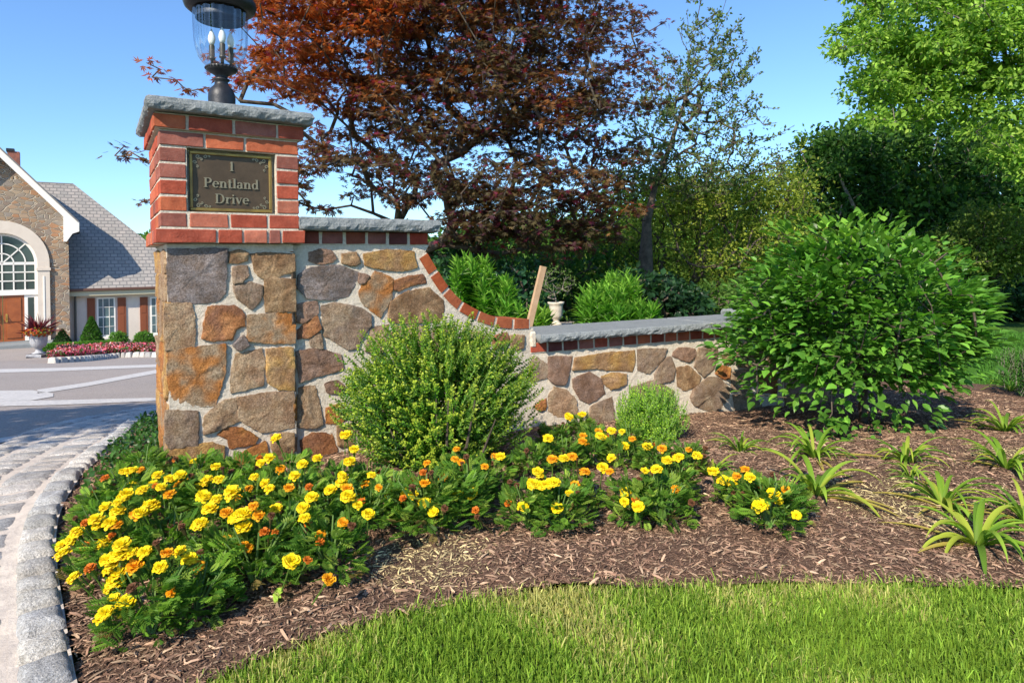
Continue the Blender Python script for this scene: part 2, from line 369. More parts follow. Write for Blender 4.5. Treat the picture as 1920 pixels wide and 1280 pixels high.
# front lawn
def fl(x, y): return inside(x, y, [(p.x, p.y) for p in LE]+[(3.4, .2), (-.9, .2)])
grid('lawn', np.arange(-1, 3.6, .05), np.arange(-.2, 2.0, .05), -.004, M('thatch', (.06, .10, .022), .95, .1, var=(.13, .14, .05), vs=30, bump=[(120, .01)]), keep=fl)
def blades(name, x, y, label, h=.05, wd=.0022, z0=0, cols=None, lean=.35, spread=None):
    n = len(x); ang = rng.uniform(0, 2*np.pi, n); wv = np.stack([np.cos(ang), np.sin(ang), 0*ang], 1)
    la = rng.uniform(0, 2*np.pi, n); lv = np.stack([np.cos(la), np.sin(la), 0*la], 1)*(np.abs(rng.normal(0, lean, n)))[:, None]
    H = h*np.exp(rng.normal(0, .28, n))[:, None]; B = np.stack([x, y, gz(x, y)+z0], 1); W = wd*np.exp(rng.normal(0, .25, n))[:, None]
    up = np.array([[0, 0, 1.]]); P1 = B+H*(.5*up+.25*lv); P2 = B+H*(.85*up+.7*lv); P3 = B+H*(1.0*up-.25*np.abs(lv).sum(1, keepdims=True)*up+1.35*lv)
    V = np.stack([B-wv*W, B+wv*W, P1+wv*W*.95, P1-wv*W*.95, P2+wv*W*.7, P2-wv*W*.7, P3], 1)
    k = (np.arange(n)*7)[:, None]; q = np.concatenate([k+[0, 1, 2, 3], k+[3, 2, 4, 5]]); t = k+[5, 4, 6]
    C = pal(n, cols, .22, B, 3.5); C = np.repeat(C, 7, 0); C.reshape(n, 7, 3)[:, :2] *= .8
    o = mk(name, V.reshape(-1, 3), [q, t], LEAF, col=C); return props(o, label, 'grass', kind='stuff')
gc = [(.14, .24, .03), (.19, .31, .04), (.10, .19, .025), (.26, .37, .07), (.16, .27, .035), (.36, .36, .14)]
n = 340000; x = rng.uniform(-1, 3.3, n); y = rng.uniform(.75, 1.95, n); xo = x+0; k = fl(x+rng.normal(0, .012, n), y-.012+rng.normal(0, .012, n)); x, y = x[k], y[k]
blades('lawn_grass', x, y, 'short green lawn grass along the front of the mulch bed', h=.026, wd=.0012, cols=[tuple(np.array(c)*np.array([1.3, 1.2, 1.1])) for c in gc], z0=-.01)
# far lawn on the right
n = 120000; x = rng.uniform(1.9, 9, n); y = 4.0+9*rng.uniform(0, 1, n)**1.6; k = (~inside(x, y, MPOLY)) & (x/y > .45) & (x/y < 1.15); x, y = x[k], y[k]
blades('far_lawn_grass', x, y, 'bright green lawn behind the planting bed at the right', h=.06, wd=.005, cols=[(.08, .2, .03), (.1, .25, .035), (.06, .15, .025)], z0=-.03)
# driveway: asphalt sheet, cobble border, kerb
ASPH = M('asphalt', (.25, .21, .185), .9, .2, var=(.19, .165, .15), vs=.8, var2=(.42, .36, .32), vs2=70, bump=[(90, .006)])
KO = off(KC, .60); DP = [(p.x, p.y) for p in off(KC, .50)]+[(2, 22), (-70, 22), (-70, -3)]
dx = np.concatenate([np.arange(-60, -6, 1.), np.arange(-6, 3, .06)]); dy = np.concatenate([np.arange(-1, 8, .06), np.arange(8, 31, .5)])
grid('driveway', dx, dy, 0.0, ASPH, keep=lambda x, y: inside(x, y, DP+[(-70, 30)][:0]) | ((y > 21.4) & (x < -9)))
SETT = M('sett_paving', (.50, .47, .44), .9, .2, var=(.38, .36, .35), vs=5, var2=(.62, .58, .54), vs2=30, bump=[(30, .01)])
def ribbon(name, L, Rr, lift, mat, kind='structure', parent=None):
    n = len(L); P = list(L)+list(Rr); V = [(p.x, p.y, float(gz(p.x, p.y))+lift) for p in P]
    return props(mk(name, V, [(i, i+1, n+i+1, n+i) for i in range(n-1)], mat, parent), kind=kind)
KCv = [p for p in KC]; MORT2 = M('sett_mortar', (.62, .54, .46), .95, .1, var=(.46, .40, .35), vs=20, bump=[(60, .004)])
ribbon('driveway_border', off(KC, .03), KO, .012, MORT2)
def slab_blocks(name, P, o0, o1, ln, top, bot, gap=.012, jl=.25, cols=None, dome=.01, kind='structure', ymax=14, skew=0):
    """granite setts along path P between offsets o0..o1: domed rough blocks, one mesh"""
    V = []; Fc = []; C = []; s = 0; ds = .05
    A, B = off(P, o0), off(P, o1); tot = (len(P)-2)*ds
    def at(L, s): i = min(int(s/ds), len(L)-2); t = s/ds-i; return L[i].lerp(L[i+1], min(max(t, 0), 1))
    while s < tot:
        l = ln*random.uniform(1-jl, 1+jl)
        if at(A, s).y < -.2: s += l; continue
        if at(A, s).y > ymax: break
        n = 9; m = 9; base = len(V); c = np.array(random.choice(cols))*random.uniform(.8, 1.15); h = random.uniform(-.003, .004); sd = random.uniform(0, 50)
        for i in range(n):
            for j in range(m):
                u, v = i/(n-1), j/(m-1); eu, ev = min(u, 1-u)*2, min(v, 1-v)*2
                uu = u+.03*mnoise.noise(Vector((v*3, sd, 0))); vv = v+.04*mnoise.noise(Vector((u*3, sd, 5)))
                sA = s+gap/2+(l-gap)*uu; p = at(A, sA).lerp(at(B, sA+skew), vv); g = float(gz(p.x, p.y))
                e = min(eu, ev); edge = min(1, e*3.2)**.5
                z = g+bot+(top-bot)*edge+h+dome*e+.005*mnoise.fractal(Vector((p.x*28, p.y*28, sd)), 1, 2, 3)*edge
                V.append((p.x, p.y, z)); C.append(tuple(c))
        Fc += [(base+i*m+j, base+(i+1)*m+j, base+(i+1)*m+j+1, base+i*m+j+1) for i in range(n-1) for j in range(m-1)]
        s += l
    return props(mk(name, V, Fc, GRANITE, col=C, smooth=True), kind=kind)
gcol = [(.74, .71, .67), (.66, .64, .61), (.80, .76, .70), (.70, .66, .61), (.56, .55, .54)]
slab_blocks('kerb', KC, 0, .105, .125, .034, -.03, cols=gcol, dome=.004, gap=.010)
ribbon('kerb_mortar', off(KC, .006), off(KC, .112), .014, MORT2)
for k_, (a_, b_) in enumerate(((.115, .275), (.285, .44), (.45, .60))):
    slab_blocks('paving_setts', KC, a_, b_, .13, .017, .0, cols=[(.72, .67, .62), (.66, .63, .6), (.58, .57, .56), (.78, .72, .66)], dome=.001, gap=.014, skew=.02*(k_-1))
def band(name, pts1, pts2):
    A = [G(*p) for p in pts1]; B = [G(*p) for p in pts2]
    def fine(L): return resample([Vector((p.x, p.y, 0)) for p in L], .5)
    def even(L, n=24):
        L = [Vector((p.x, p.y, 0)) for p in L]; o = []
        for i in range(n):
            t = i/(n-1)*(len(L)-1); k = min(int(t), len(L)-2); o.append(L[k].lerp(L[k+1], t-k))
        return o
    ribbon(name, even(A), even(B), .005, SETT)
band('paving_band', [(-80, 753), (100, 751), (300, 746), (420, 742)], [(-80, 764), (100, 760), (300, 752), (420, 748)])
band('paving_band', [(70, 731), (160, 718), (300, 692), (400, 676)], [(70, 739), (160, 725), (300, 699), (400, 683)])
band('paving_band', [(-80, 694), (100, 690), (330, 682)], [(-80, 701), (100, 696), (330, 687)])
band('paving_band', [(-80, 735), (0, 733), (60, 732), (100, 738)], [(-80, 752), (0, 752), (60, 751), (100, 744)])
band('paving_band', [(-80, 832), (60, 815), (180, 795), (300, 779)], [(-80, 842), (60, 823), (180, 802), (300, 784)])
# ------------------------------------------------------------------ stone and brick work
Wd = Vector((.837, .547)); Nf = Vector((.547, -.837)); Wd.normalize(); Nf.normalize()
def plane_hit(px, py, A, N):
    u, v = ray(px, py); d = (A.x*N.x+A.y*N.y)/(u*N.x+N.y); return Vector((u*d, d, EYE+v*d))
class Face:
    def __init__(s, A, D, N): s.A, s.D, s.N = Vector(A[:2]), Vector(D[:2]).normalized(), Vector(N[:2]).normalized()
    def uv(s, px, py): p = plane_hit(px, py, s.A, s.N); return ((p.xy-s.A).dot(s.D), p.z)
    def P(s, a, z, n=0): q = s.A+s.D*a+s.N*n; return Vector((q.x, q.y, z))
PAL = {'g': ((.31, .27, .265), (.22, .19, .185)), 'n': ((.38, .26, .15), (.24, .15, .085)), 'o': ((.52, .25, .07), (.36, .15, .055)), 'r': ((.27, .13, .075), (.42, .20, .085)),
       't': ((.43, .32, .21), (.34, .23, .15)), 'y': ((.50, .31, .11), (.38, .24, .13)), 'u': ((.36, .28, .20), (.27, .20, .15)), 'm': ((.33, .22, .165), (.25, .165, .125)), 'R': ((.46, .20, .06), (.36, .27, .18))}
def stone(mb, face, poly, key, h=.02, sink=.012):
    h *= .5
    c1, c2 = (np.array(c) for c in PAL[key]); f = random.uniform(1.12, 1.42); c1, c2 = c1*f, c2*f
    Q = [Vector(p) for p in poly]; pts = []
    for i in range(len(Q)):
        a, b = Q[i], Q[(i+1) % len(Q)]; L = (b-a).length; m = max(2, int(L/.008))
        for k in range(m): pts.append(a.lerp(b, k/m))
    # slight corner rounding and ragged edge
    for _ in range(0): pts = [(pts[i-1]+pts[i]*2+pts[(i+1) % len(pts)])/4 for i in range(len(pts))]
    cen = sum(pts, Vector((0, 0)))/len(pts); sd = random.uniform(0, 99); n = len(pts)
    pts = [p+(p-cen).normalized()*.0095+(p-cen).normalized()*.005*mnoise.fractal(Vector((p.x*60, p.y*60, sd)), 1, 2, 3) for p in pts]
    size = sum((p-cen).length for p in pts)/n; V = []; C = []; pln = [(Vector((random.gauss(0, .13), random.gauss(0, .13))), cen+Vector((random.gauss(0, .5*size), random.gauss(0, .5*size)))) for _ in range(6)]
    fr = [1.0, .992, .97, .91, .8, .68, .54, .4, .25, .1]; hh = [-sink, .55*h, .88*h, h, h*1.02, h*1.04, h*1.05, h*1.05, h*1.05, h*1.05]
    tx, ty = random.uniform(-.05, .05), random.uniform(-.05, .05)
    for k in range(len(fr)):
        for p in pts:
            q = cen+(p-cen)*fr[k]; r = q-cen
            z = hh[k]
            if k > 0: z += max(-.007, min(gk.dot(q-ck) for gk, ck in pln))*min(1, k/2)+.003*mnoise.fractal(Vector((q.x*55, q.y*55, sd)), 1, 2, 3)*min(1, k/3)+.004+tx*r.x+ty*r.y+.004*abs(mnoise.noise(Vector((q.x*12, q.y*30, sd))))
            V.append(face.P(q.x, q.y, z)); t = mnoise.fractal(Vector((q.x*13, q.y*13, sd+7)), 1, 2, 3)*1.6+.5; t = min(max(t, 0), 1)
            C.append(tuple(c1*(1-t)+c2*t))
    m = len(fr); Fc = [(k*n+i, k*n+(i+1) % n, (k+1)*n+(i+1) % n, (k+1)*n+i) for k in range(m-1) for i in range(n)]+[tuple((m-1)*n+i for i in range(n))]
    mb.add(V, Fc, C)
def traced(mb, face, ox, oy, sc, data, h=.02):
    for key, flat in data:
        pts = [face.uv(ox+flat[i]/sc, oy+flat[i+1]/sc) for i in range(0, len(flat), 2)]; stone(mb, face, pts, key, h*random.uniform(.8, 1.2))
def rubble(mb, face, a0, a1, z0, z1, keys, rowh=.11, colw=.14, h=.016, keep=None):
    z = z0
    while z < z1-.02:
        hh = min(rowh*random.uniform(.7, 1.4), z1-z)
        if hh < .04: break
        a = a0
        while a < a1-.02:
            ww = colw*random.uniform(.6, 1.5)
            if a1-a-ww < .05: ww = a1-a
            g = .008; j = lambda: random.uniform(-.006, .006)
            P = [(a+g+j(), z+g+j()), (a+ww/2, z+g+j()), (a+ww-g+j(), z+g+j()), (a+ww-g+j(), z+hh/2), (a+ww-g+j(), z+hh-g+j()), (a+ww/2, z+hh-g+j()), (a+g+j(), z+hh-g+j()), (a+g+j(), z+hh/2)]
            cut = random.randrange(4)*2
            if random.random() < .6: q = P[cut]; P[cut] = (q[0]*.75+(a+ww/2)*.25, q[1]*.75+(z+hh/2)*.25)
            if keep is None or keep(a+ww/2, z+hh/2, ww, hh): stone(mb, face, P, random.choice(keys), h)
            a += ww
        z += hh
BR = [(.46, .12, .065), (.40, .10, .06), (.50, .15, .085), (.36, .095, .06), (.46, .17, .11), (.32, .13, .10), (.52, .16, .08)]
BD = [(.20, .065, .05), (.16, .06, .055), (.36, .07, .045), (.22, .075, .05), (.28, .12, .1)]
def V3(v, z=0): return Vector((v.x, v.y, z))
def course(mb, face, a0, a1, z, h, dep, out, cuts=None, L=.2, gap=.011, cols=BR, jit=.0015):
    """one course of bricks, front face proud by `out`, each brick `dep` deep"""
    if cuts is None:
        n = max(1, round((a1-a0)/L)); cuts = [a0+(a1-a0)*i/n for i in range(n+1)]
    for i in range(len(cuts)-1):
        p, q = cuts[i]+gap/2*(i > 0), cuts[i+1]-gap/2*(i < len(cuts)-2); c = np.array(random.choice(cols))*random.uniform(.85, 1.15)
        o = out+random.uniform(-.001, .0015)
        mb.box(face.P(p, z, o), V3(face.D)*(q-p), V3(face.N)*-dep, Vector((0, 0, h)), tuple(c), ch=.0022, jit=jit)
# --- gate pillar
PA = PX(302, 498, 2.52).xy; PW = .54
f_front = Face(PA, Wd, Nf); f_left = Face(PA-Nf*PW, Nf, -Wd)   # left face runs back -> front
f_right = Face(PA+Wd*PW, -Nf, Wd)
ZB = EYE+.112; CP = .0652; ZT = ZB+8*CP
base = f_front.P(PW/2, 0, -PW/2)
pil = thing('gate_pillar', 'tall stone gate pillar topped with red brick and a grey slab, carrying the lantern', 'pillar', (base.x, base.y, 0))
mb = MB(); ins = .022
mb.box(f_front.P(ins, -.15, -ins), V3(Wd)*(PW-2*ins), V3(Nf)*-(PW-2*ins), (0, 0, ZB+.15-.0)); core = mb
# mortar core of the brick part in five boxes round the recess of the plaque
za, zb_ = ZB+2*CP, ZB+6*CP
oa, oz0 = f_front.uv(349, 395); ob, oz1 = f_front.uv(519, 285)
op0, op1 = .098, .445
mb.box(f_front.P(-.014, ZB+.003, .014), V3(Wd)*(PW+.028), V3(Nf)*-(PW+.028), (0, 0, CP-.008)); mb.box(f_front.P(.002, ZB+CP-.005, -.002), V3(Wd)*(PW-.004), V3(Nf)*-(PW-.004), (0, 0, CP+.005))
mb.box(f_front.P(.002, zb_, -.002), V3(Wd)*(PW-.004), V3(Nf)*-(PW-.004), (0, 0, CP)); mb.box(f_front.P(-.014, zb_+CP+.001, .014), V3(Wd)*(PW+.028), V3(Nf)*-(PW+.028), (0, 0, CP-.003))
mb.box(f_front.P(.002, za, -.002), V3(Wd)*(op0-.002), V3(Nf)*-(PW-.004), (0, 0, 4*CP))
mb.box(f_front.P(op1, za, -.002), V3(Wd)*(PW-.002-op1), V3(Nf)*-(PW-.004), (0, 0, 4*CP))
mb.box(f_front.P(op0, za, -.045), V3(Wd)*(op1-op0), V3(Nf)*-(PW-.051), (0, 0, 4*CP))
mb.build('mortar', MORTAR, pil, color=False)
mb = MB(); hB = CP-.0105
for i in range(8):
    z = ZB+i*CP+.003; out = .02 if i in (0, 7) else 0.002
    e = out if i in (0, 7) else 0
    if i in (2, 3, 4, 5):
        course(mb, f_front, 0, op0, z, hB, .09, out, cuts=[0, op0-.004]); course(mb, f_front, op1, PW, z, hB, .09, out, cuts=[op1+.004, PW])
    else:
        cu = {0: [-e, .155, .245, .345, .385, PW+e], 1: [0, .1, .255, .41, PW], 6: [0, .165, .32, PW], 7: [-e, .1, .275, .45, PW+e]}[i]
        if i == 0: cu = [-e, .205, .305, .405, .46, PW+e]
        course(mb, f_front, 0, PW, z, hB, .09, out, cuts=cu)
    st = [0, .1, .3, .445] if i % 2 else [0, .2, .35, .445]
    if i == 0: st = [-e, .1, .2, .29, .36, .445]
    if i == 7: st = [-e, .17, .36, .445]
    course(mb, f_left, 0, PW, z, hB, .09, out, cuts=st)
    course(mb, f_right, 0, PW, z, hB, .09, out, cuts=[.095, .25, .42, PW+e])
mb.build('brickwork', BRICK, pil)
st = MB()
traced(st, Face(f_front.P(0, 0, -ins).xy, Wd, Nf), 260, 440, 2.6667, [
 ('g', (150, 75, 270, 80, 375, 72, 438, 78, 430, 190, 425, 290, 395, 325, 270, 340, 155, 335)), ('n', (460, 90, 500, 84, 543, 95, 535, 125, 490, 137, 460, 135)),
 ('n', (565, 100, 600, 95, 770, 100, 775, 180, 700, 200, 620, 215, 590, 185)), ('u', (478, 165, 540, 160, 540, 200, 515, 235, 478, 240)),
 ('u', (478, 260, 560, 245, 610, 258, 605, 320, 565, 368, 530, 340, 495, 310)), ('n', (632, 225, 775, 228, 778, 378, 640, 380, 635, 300)),
 ('t', (135, 350, 262, 348, 275, 450, 272, 555, 140, 570, 135, 450)), ('r', (350, 365, 480, 360, 525, 400, 520, 455, 480, 470, 465, 515, 380, 525, 320, 515, 335, 430)),
 ('R', (550, 405, 775, 395, 778, 540, 650, 535, 550, 525)), ('g', (480, 545, 520, 510, 545, 550, 500, 572)), ('R', (150, 585, 430, 550, 425, 680, 380, 850, 180, 855, 150, 700)),
 ('t', (490, 605, 610, 575, 620, 650, 615, 745, 465, 785, 470, 690)), ('y', (640, 575, 770, 570, 775, 770, 700, 765, 650, 730)), ('t', (500, 815, 640, 795, 770, 785, 775, 960, 620, 980, 510, 925)),
 ('t', (340, 900, 430, 830, 480, 825, 490, 930, 410, 965, 330, 990)), ('u', (140, 885, 290, 890, 290, 1045, 155, 1060, 140, 1010)), ('o', (400, 1000, 440, 965, 510, 970, 585, 1010, 575, 1045, 460, 1055, 455, 1020)),
 ('n', (665, 1000, 770, 998, 772, 1110, 690, 1115, 670, 1060)), ('y', (150, 1080, 360, 1045, 420, 1060, 415, 1180, 330, 1250, 150, 1240)), ('o', (470, 1130, 560, 1070, 630, 1035, 640, 1100, 590, 1150, 520, 1225, 450, 1230, 445, 1180)),
 ('t', (520, 1250, 660, 1140, 770, 1130, 770, 1260, 560, 1330)), ('t', (150, 1270, 330, 1270, 450, 1260, 500, 1280, 480, 1370, 150, 1370))], .021)
fl_in = Face((PA-Nf*PW+Wd*ins), Nf, -Wd)
rubble(st, fl_in, ins, PW-ins, -.02, ZB-.02, ['y', 'y', 'o', 't', 't', 'R'], rowh=.15, colw=.19, h=.018)
rubble(st, Face((PA+Wd*(PW-ins)), -Nf, Wd), ins, PW-ins, -.02, ZB-.02, ['n', 't', 'u', 'o'], rowh=.13, colw=.17, h=.012)
st.build('stonework', STONE, pil, smooth=True)
def slab(name, corners_face, a0, a1, n0, n1, z0, z1, parent, face, rough=.007, seed=3, N=None):
    """bluestone cap with a rock-faced edge, split along the length"""
    V = []; Fc = []; na = max(8, int((a1-a0)/.012)); nn = max(6, int(abs(n1-n0)/.02)); nz = 5
    # rings: outline of the slab in plan, walked round
    out = [(a0+(a1-a0)*i/na, n1) for i in range(na)]+[(a1, n1+(n0-n1)*i/nn) for i in range(nn)]+[(a1-(a1-a0)*i/na, n0) for i in range(na)]+[(a0, n0+(n1-n0)*i/nn) for i in range(nn)]
    c = ((a0+a1)/2, (n0+n1)/2); n = len(out)
    zs = [(z0, -.006), (z0+.006, 0), (z0+(z1-z0)*.3, .003), (z0+(z1-z0)*.55, .004), (z0+(z1-z0)*.8, .001), (z1-.004, -.002), (z1, -.007)]
    for k, (z, o) in enumerate(zs):
        for (a, b) in out:
            p = face.P(a, z, b); d = (p-face.P(c[0], z, c[1])); 
            da = (1 if a >= a1-1e-6 else -1 if a <= a0+1e-6 else 0); db = (1 if b >= n1-1e-6 else -1 if b <= n0+1e-6 else 0)
            q = rough*mnoise.fractal(Vector((p.x*22+seed, p.y*22, p.z*40)), 1, 2, 3)*(1.3 if k < 3 else .7)+o+(rough*.9*min(0, mnoise.noise(Vector((p.x*40, p.y*40, seed)))) if k < 2 else 0)
            p = p+V3(face.D)*da*q+V3(face.N)*db*q; p.z += (.0035*mnoise.noise(Vector((p.x*35, p.y*35, 3*k))) if k < 2 else .0012*mnoise.noise(Vector((p.x*15, p.y*15, 3))))
            V.append(p)
    m = len(zs); Fc = [(k*n+i, k*n+(i+1) % n, (k+1)*n+(i+1) % n, (k+1)*n+i) for k in range(m-1) for i in range(n)]
    Fc += [tuple(range(n))[::-1], tuple((m-1)*n+i for i in range(n))]
    return mk(name, V, Fc, SLATE, parent)
slab('cap_slab', None, -.045, PW+.055, -PW-.045, .065, ZT+.001, ZT+.052, pil, f_front)
# plaque: bronze plate with a raised gilt frame
pq0, pz0 = f_front.uv(356, 394); pq1, pz1 = f_front.uv(512, 292)
pq0, pq1 = op0+.012, op1-.014; pz0, pz1 = za+.008, zb_-.01
BRONZE = M('bronze', (.105, .07, .042), .55, .5, metal=.5, var=(.075, .05, .03), vs=20, bump=[(180, .0006)])
GILT = M('gilt_frame', (.42, .27, .07), .42, .5, metal=.75, var=(.22, .14, .05), vs=12)
LETT = M('raised_letter', (.30, .25, .16), .45, .5, metal=.6)
mb = MB(); pd = -.026; mb.box(f_front.P(pq0, pz0, pd-.012), V3(Wd)*(pq1-pq0), V3(Nf)*.012, (0, 0, pz1-pz0))
pl = mb.build('plaque', BRONZE, pil, color=False); pl['label'] = 'dark bronze address plaque in a gilt frame'
mb = MB(); fw = .011
for (a, b, c, d) in ((pq0, pq1, pz0-.001, pz0+fw), (pq0, pq1, pz1-fw, pz1+.001), (pq0-.001, pq0+fw, pz0+fw, pz1-fw), (pq1-fw, pq1+.001, pz0+fw, pz1-fw)):
    mb.box(f_front.P(a, c, pd+.0005), V3(Wd)*(b-a), V3(Nf)*.006, (0, 0, d-c), ch=.002)
mb.build('plaque_frame', GILT, pl, color=False)
def strip(mb, face, pts, ws, n0, n1):
    L = []; Rr = []
    for i, p in enumerate(pts):
        p = Vector(p); t = (Vector(pts[min(i+1, len(pts)-1)])-Vector(pts[max(i-1, 0)])).normalized(); nn = Vector((-t.y, t.x)); wv = ws[i] if hasattr(ws, '__len__') else ws
        L.append(p+nn*wv/2); Rr.append(p-nn*wv/2)
    m = len(pts); V = [face.P(q.x, q.y, k) for k in (n0, n1) for q in L+Rr]
    Fc = [(2*m+i, 2*m+i+1, 3*m+i+1, 3*m+i) for i in range(m-1)]+[(i, 2*m+i, 2*m+i+1, i+1)[::-1] for i in range(m-1)]+[(m+i, m+i+1, 3*m+i+1, 3*m+i)[::-1] for i in range(m-1)]
    Fc += [(0, m, 3*m, 2*m), (m-1, 2*m-1, 4*m-1, 3*m-1)]
    mb.add(V, Fc)
def arc(cx, cy, rx, ry, a0, a1, n=14): return [(cx+rx*math.cos(R(a0+(a1-a0)*i/n)), cy+ry*math.sin(R(a0+(a1-a0)*i/n))) for i in range(n+1)]
# serif capitals and small letters, unit = x-height 1, cap 1.5; strokes (points, width)
TK, TN, SF = .27, .10, .09
def stem(x, y0, y1, s0=True, s1=True, w=TK):
    o = [([(x, y0), (x, y1)], w)]
    if s0: o.append(([(x-.26, y0+SF/2), (x+.26, y0+SF/2)], SF))
    if s1: o.append(([(x-.26, y1-SF/2), (x+(.26 if s1 == 2 else 0), y1-SF/2)], SF))
    return o
def bowl(cx, cy, rx, ry, a0, a1):
    p = arc(cx, cy, rx, ry, a0, a1, 20); return (p, [TN+(TK-TN)*abs(math.cos(R(a0+(a1-a0)*i/20)))**1.3 for i in range(21)])
GL = {'1': (.7, stem(.35, 0, 1.5, True, False)+[([(.1, 1.2), (.35, 1.46)], .1)]),
 'P': (1.25, stem(.3, 0, 1.5, True, 2)+[([(.3, 1.45), (.65, 1.45)], TN), bowl(.65, 1.09, .38, .36, 90, -90), ([(.3, .73), (.65, .73)], TN)]),
 'D': (1.5, stem(.3, 0, 1.5, True, 2)+[([(.3, 1.45), (.65, 1.45)], TN), bowl(.65, .75, .6, .7, 90, -90), ([(.3, .05), (.65, .05)], TN)]),
 'e': (1.0, [bowl(.5, .5, .36, .46, 0, 315), ([(.16, .54), (.88, .54)], TN)]),
 'n': (1.2, stem(.28, 0, 1.0)+stem(.88, 0, .7, True, False)+[bowl(.6, .62, .28, .33, 175, 5)]),
 't': (.75, [([(.33, .15), (.33, 1.35)], TK), ([(.05, .95), (.68, .95)], TN), bowl(.5, .2, .2, .18, 180, 330)]),
 'l': (.62, stem(.3, 0, 1.55)), 'i': (.62, stem(.3, 0, 1.0)+[([(.18, 1.33), (.42, 1.33)], .24)]),
 'a': (1.02, [bowl(.4, .27, .27, .24, 60, 330), ([(.7, .08), (.7, .7)], TK), bowl(.45, .68, .27, .28, 10, 165), ([(.66, .07), (.95, .07)], SF)]),
 'd': (1.2, stem(.85, 0, 1.55, False, True)+[bowl(.5, .48, .3, .46, 40, 320), ([(.8, .05), (1.1, .05)], SF)]),
 'r': (.9, stem(.28, 0, 1.0)+[bowl(.6, .62, .25, .32, 165, 35), ([(.68, .86), (.86, .86)], .2)]),
 'v': (1.05, [([(.2, .95), (.53, .05)], TK), ([(.53, .05), (.85, .95)], TN), ([(.0, .955), (.4, .955)], SF), ([(.68, .955), (1.02, .955)], SF)])}
def word(txt, ca, zb, xh):
    mb = MB(); wtot = sum(GL[c][0] for c in txt)*xh; a = ca-wtot/2
    for c in txt:
        wd_, strokes = GL[c]
        for pts, ws in strokes:
            strip(mb, f_front, [(a+x*xh, zb+y*xh) for x, y in pts], [q*xh for q in ws] if hasattr(ws, '__len__') else ws*xh, pd-.001, pd+.0045+random.uniform(0, .0004))
        a += wd_*xh
    return mb
pc = (pq0+pq1)/2; H = pz1-pz0
for txt, zf, xh in (('1', .70, .026), ('Pentland', .40, .0265), ('Drive', .13, .0265)):
    word(txt, pc, pz0+H*zf, xh).build('lettering', LETT, pl, color=False)
for sx in (-1, 1):
    for sz in (-1, 1):
        mb = MB(); cx = pc+sx*((pq1-pq0)/2-.032); cz = (pz0+pz1)/2+sz*(H/2-.032)
        for (dx_, dz_, r_, a0, tn) in ((.0, .012, .010, 200, 1.25), (-.026, .013, .008, 90, 1.1), (.012, -.014, .008, 0, 1.1), (-.012, .0, .006, 30, 1.0), (.004, -.03, .006, 60, 1.), (-.042, .014, .005, 0, 1.)):
            pts = [(cx+sx*(dx_+r_*(1-t*.8)*math.cos(R(a0)+t*tn*6.28)), cz+sz*(dz_+r_*(1-t*.8)*math.sin(R(a0)+t*tn*6.28))) for t in np.linspace(0, 1, 16)]
            strip(mb, f_front, pts, .003, pd-.001, pd+.003)
        mb.build('corner_scroll', LETT, pl, color=False)
# --- lantern
ctr = f_front.P(PW/2+.005, ZT+.052, -PW/2); LX = .00243
IRON = M('black_iron', (.035, .035, .04), .45, .5, metal=.4, var=(.02, .02, .022), vs=30, bump=[(90, .0012)])
lan = thing('lantern', 'black post lantern with a fluted clear glass urn and candle bulbs on the pillar', 'lantern', ctr)
zz = lambda y: EYE+(507-y)*LX
mb = MB(); z0 = ctr.z
mb.lathe([(.075, z0), (.078, z0+.012), (.062, z0+.022), (.056, z0+.05), (.058, zz(184)), (.056, zz(176)), (.046, zz(166)), (.032, zz(160)), (.026, zz(153)), (.034, zz(151)), (.034, zz(148)), (.023, zz(146)), (.030, zz(141)), (.042, zz(138)), (.05, zz(136)), (.064, zz(133)), (.066, zz(127)), (.06, zz(125)), (.02, zz(124))], (ctr.x, ctr.y, 0), 32)
mb.build('pedestal', IRON, lan, smooth=True, color=False)
mb = MB()
for k in range(28):
    a = 2*math.pi*k/28; mb.lathe([(.0, -.005), (.004, -.003), (.005, 0), (.004, .003), (0, .005)], (ctr.x+.066*math.cos(a), ctr.y+.066*math.sin(a), zz(129)), 6)
mb.build('beading', IRON, lan, smooth=True, color=False)
gl = bpy.data.materials.new('clear_glass'); gl.use_nodes = True; t_ = gl.node_tree; nn = t_.nodes
nn.remove(nn['Principled BSDF']); tr = nn.new('ShaderNodeBsdfTransparent'); gs = nn.new('ShaderNodeBsdfGlossy'); gs.inputs['Roughness'].default_value = .03
lw = nn.new('ShaderNodeLayerWeight'); lw.inputs[0].default_value = .25; mr = nn.new('ShaderNodeMapRange'); mr.inputs[3].default_value = .05; mr.inputs[4].default_value = .62; mx = nn.new('ShaderNodeMixShader')
tr.inputs[0].default_value = (.90, .93, .95, 1)
t_.links.new(lw.outputs['Facing'], mr.inputs[0]); t_.links.new(mr.outputs[0], mx.inputs[0]); t_.links.new(tr.outputs[0], mx.inputs[1]); t_.links.new(gs.outputs[0], mx.inputs[2]); t_.links.new(mx.outputs[0], nn['Material Output'].inputs[0])
mb = MB(); mb.lathe([(.058, zz(126)), (.075, zz(120)), (.093, zz(110)), (.105, zz(95)), (.111, zz(78)), (.113, zz(60)), (.114, zz(40)), (.115, zz(22))], (ctr.x, ctr.y, 0), 144, flute=.022, nf=18, cap=False)
mb.build('glass_urn', gl, lan, smooth=True, color=False)
mb = MB(); mb.lathe([(.108, zz(20)), (.128, zz(23)), (.148, zz(16)), (.155, zz(8)), (.152, zz(2)), (.14, zz(-2)), (.142, zz(-8)), (.125, zz(-18)), (.105, zz(-28)), (.07, zz(-40)), (.05, zz(-52)), (.045, zz(-60)), (.05, zz(-64)), (.02, zz(-70)), (.026, zz(-80)), (.012, zz(-92)), (.0, zz(-98))], (ctr.x, ctr.y, 0), 40)
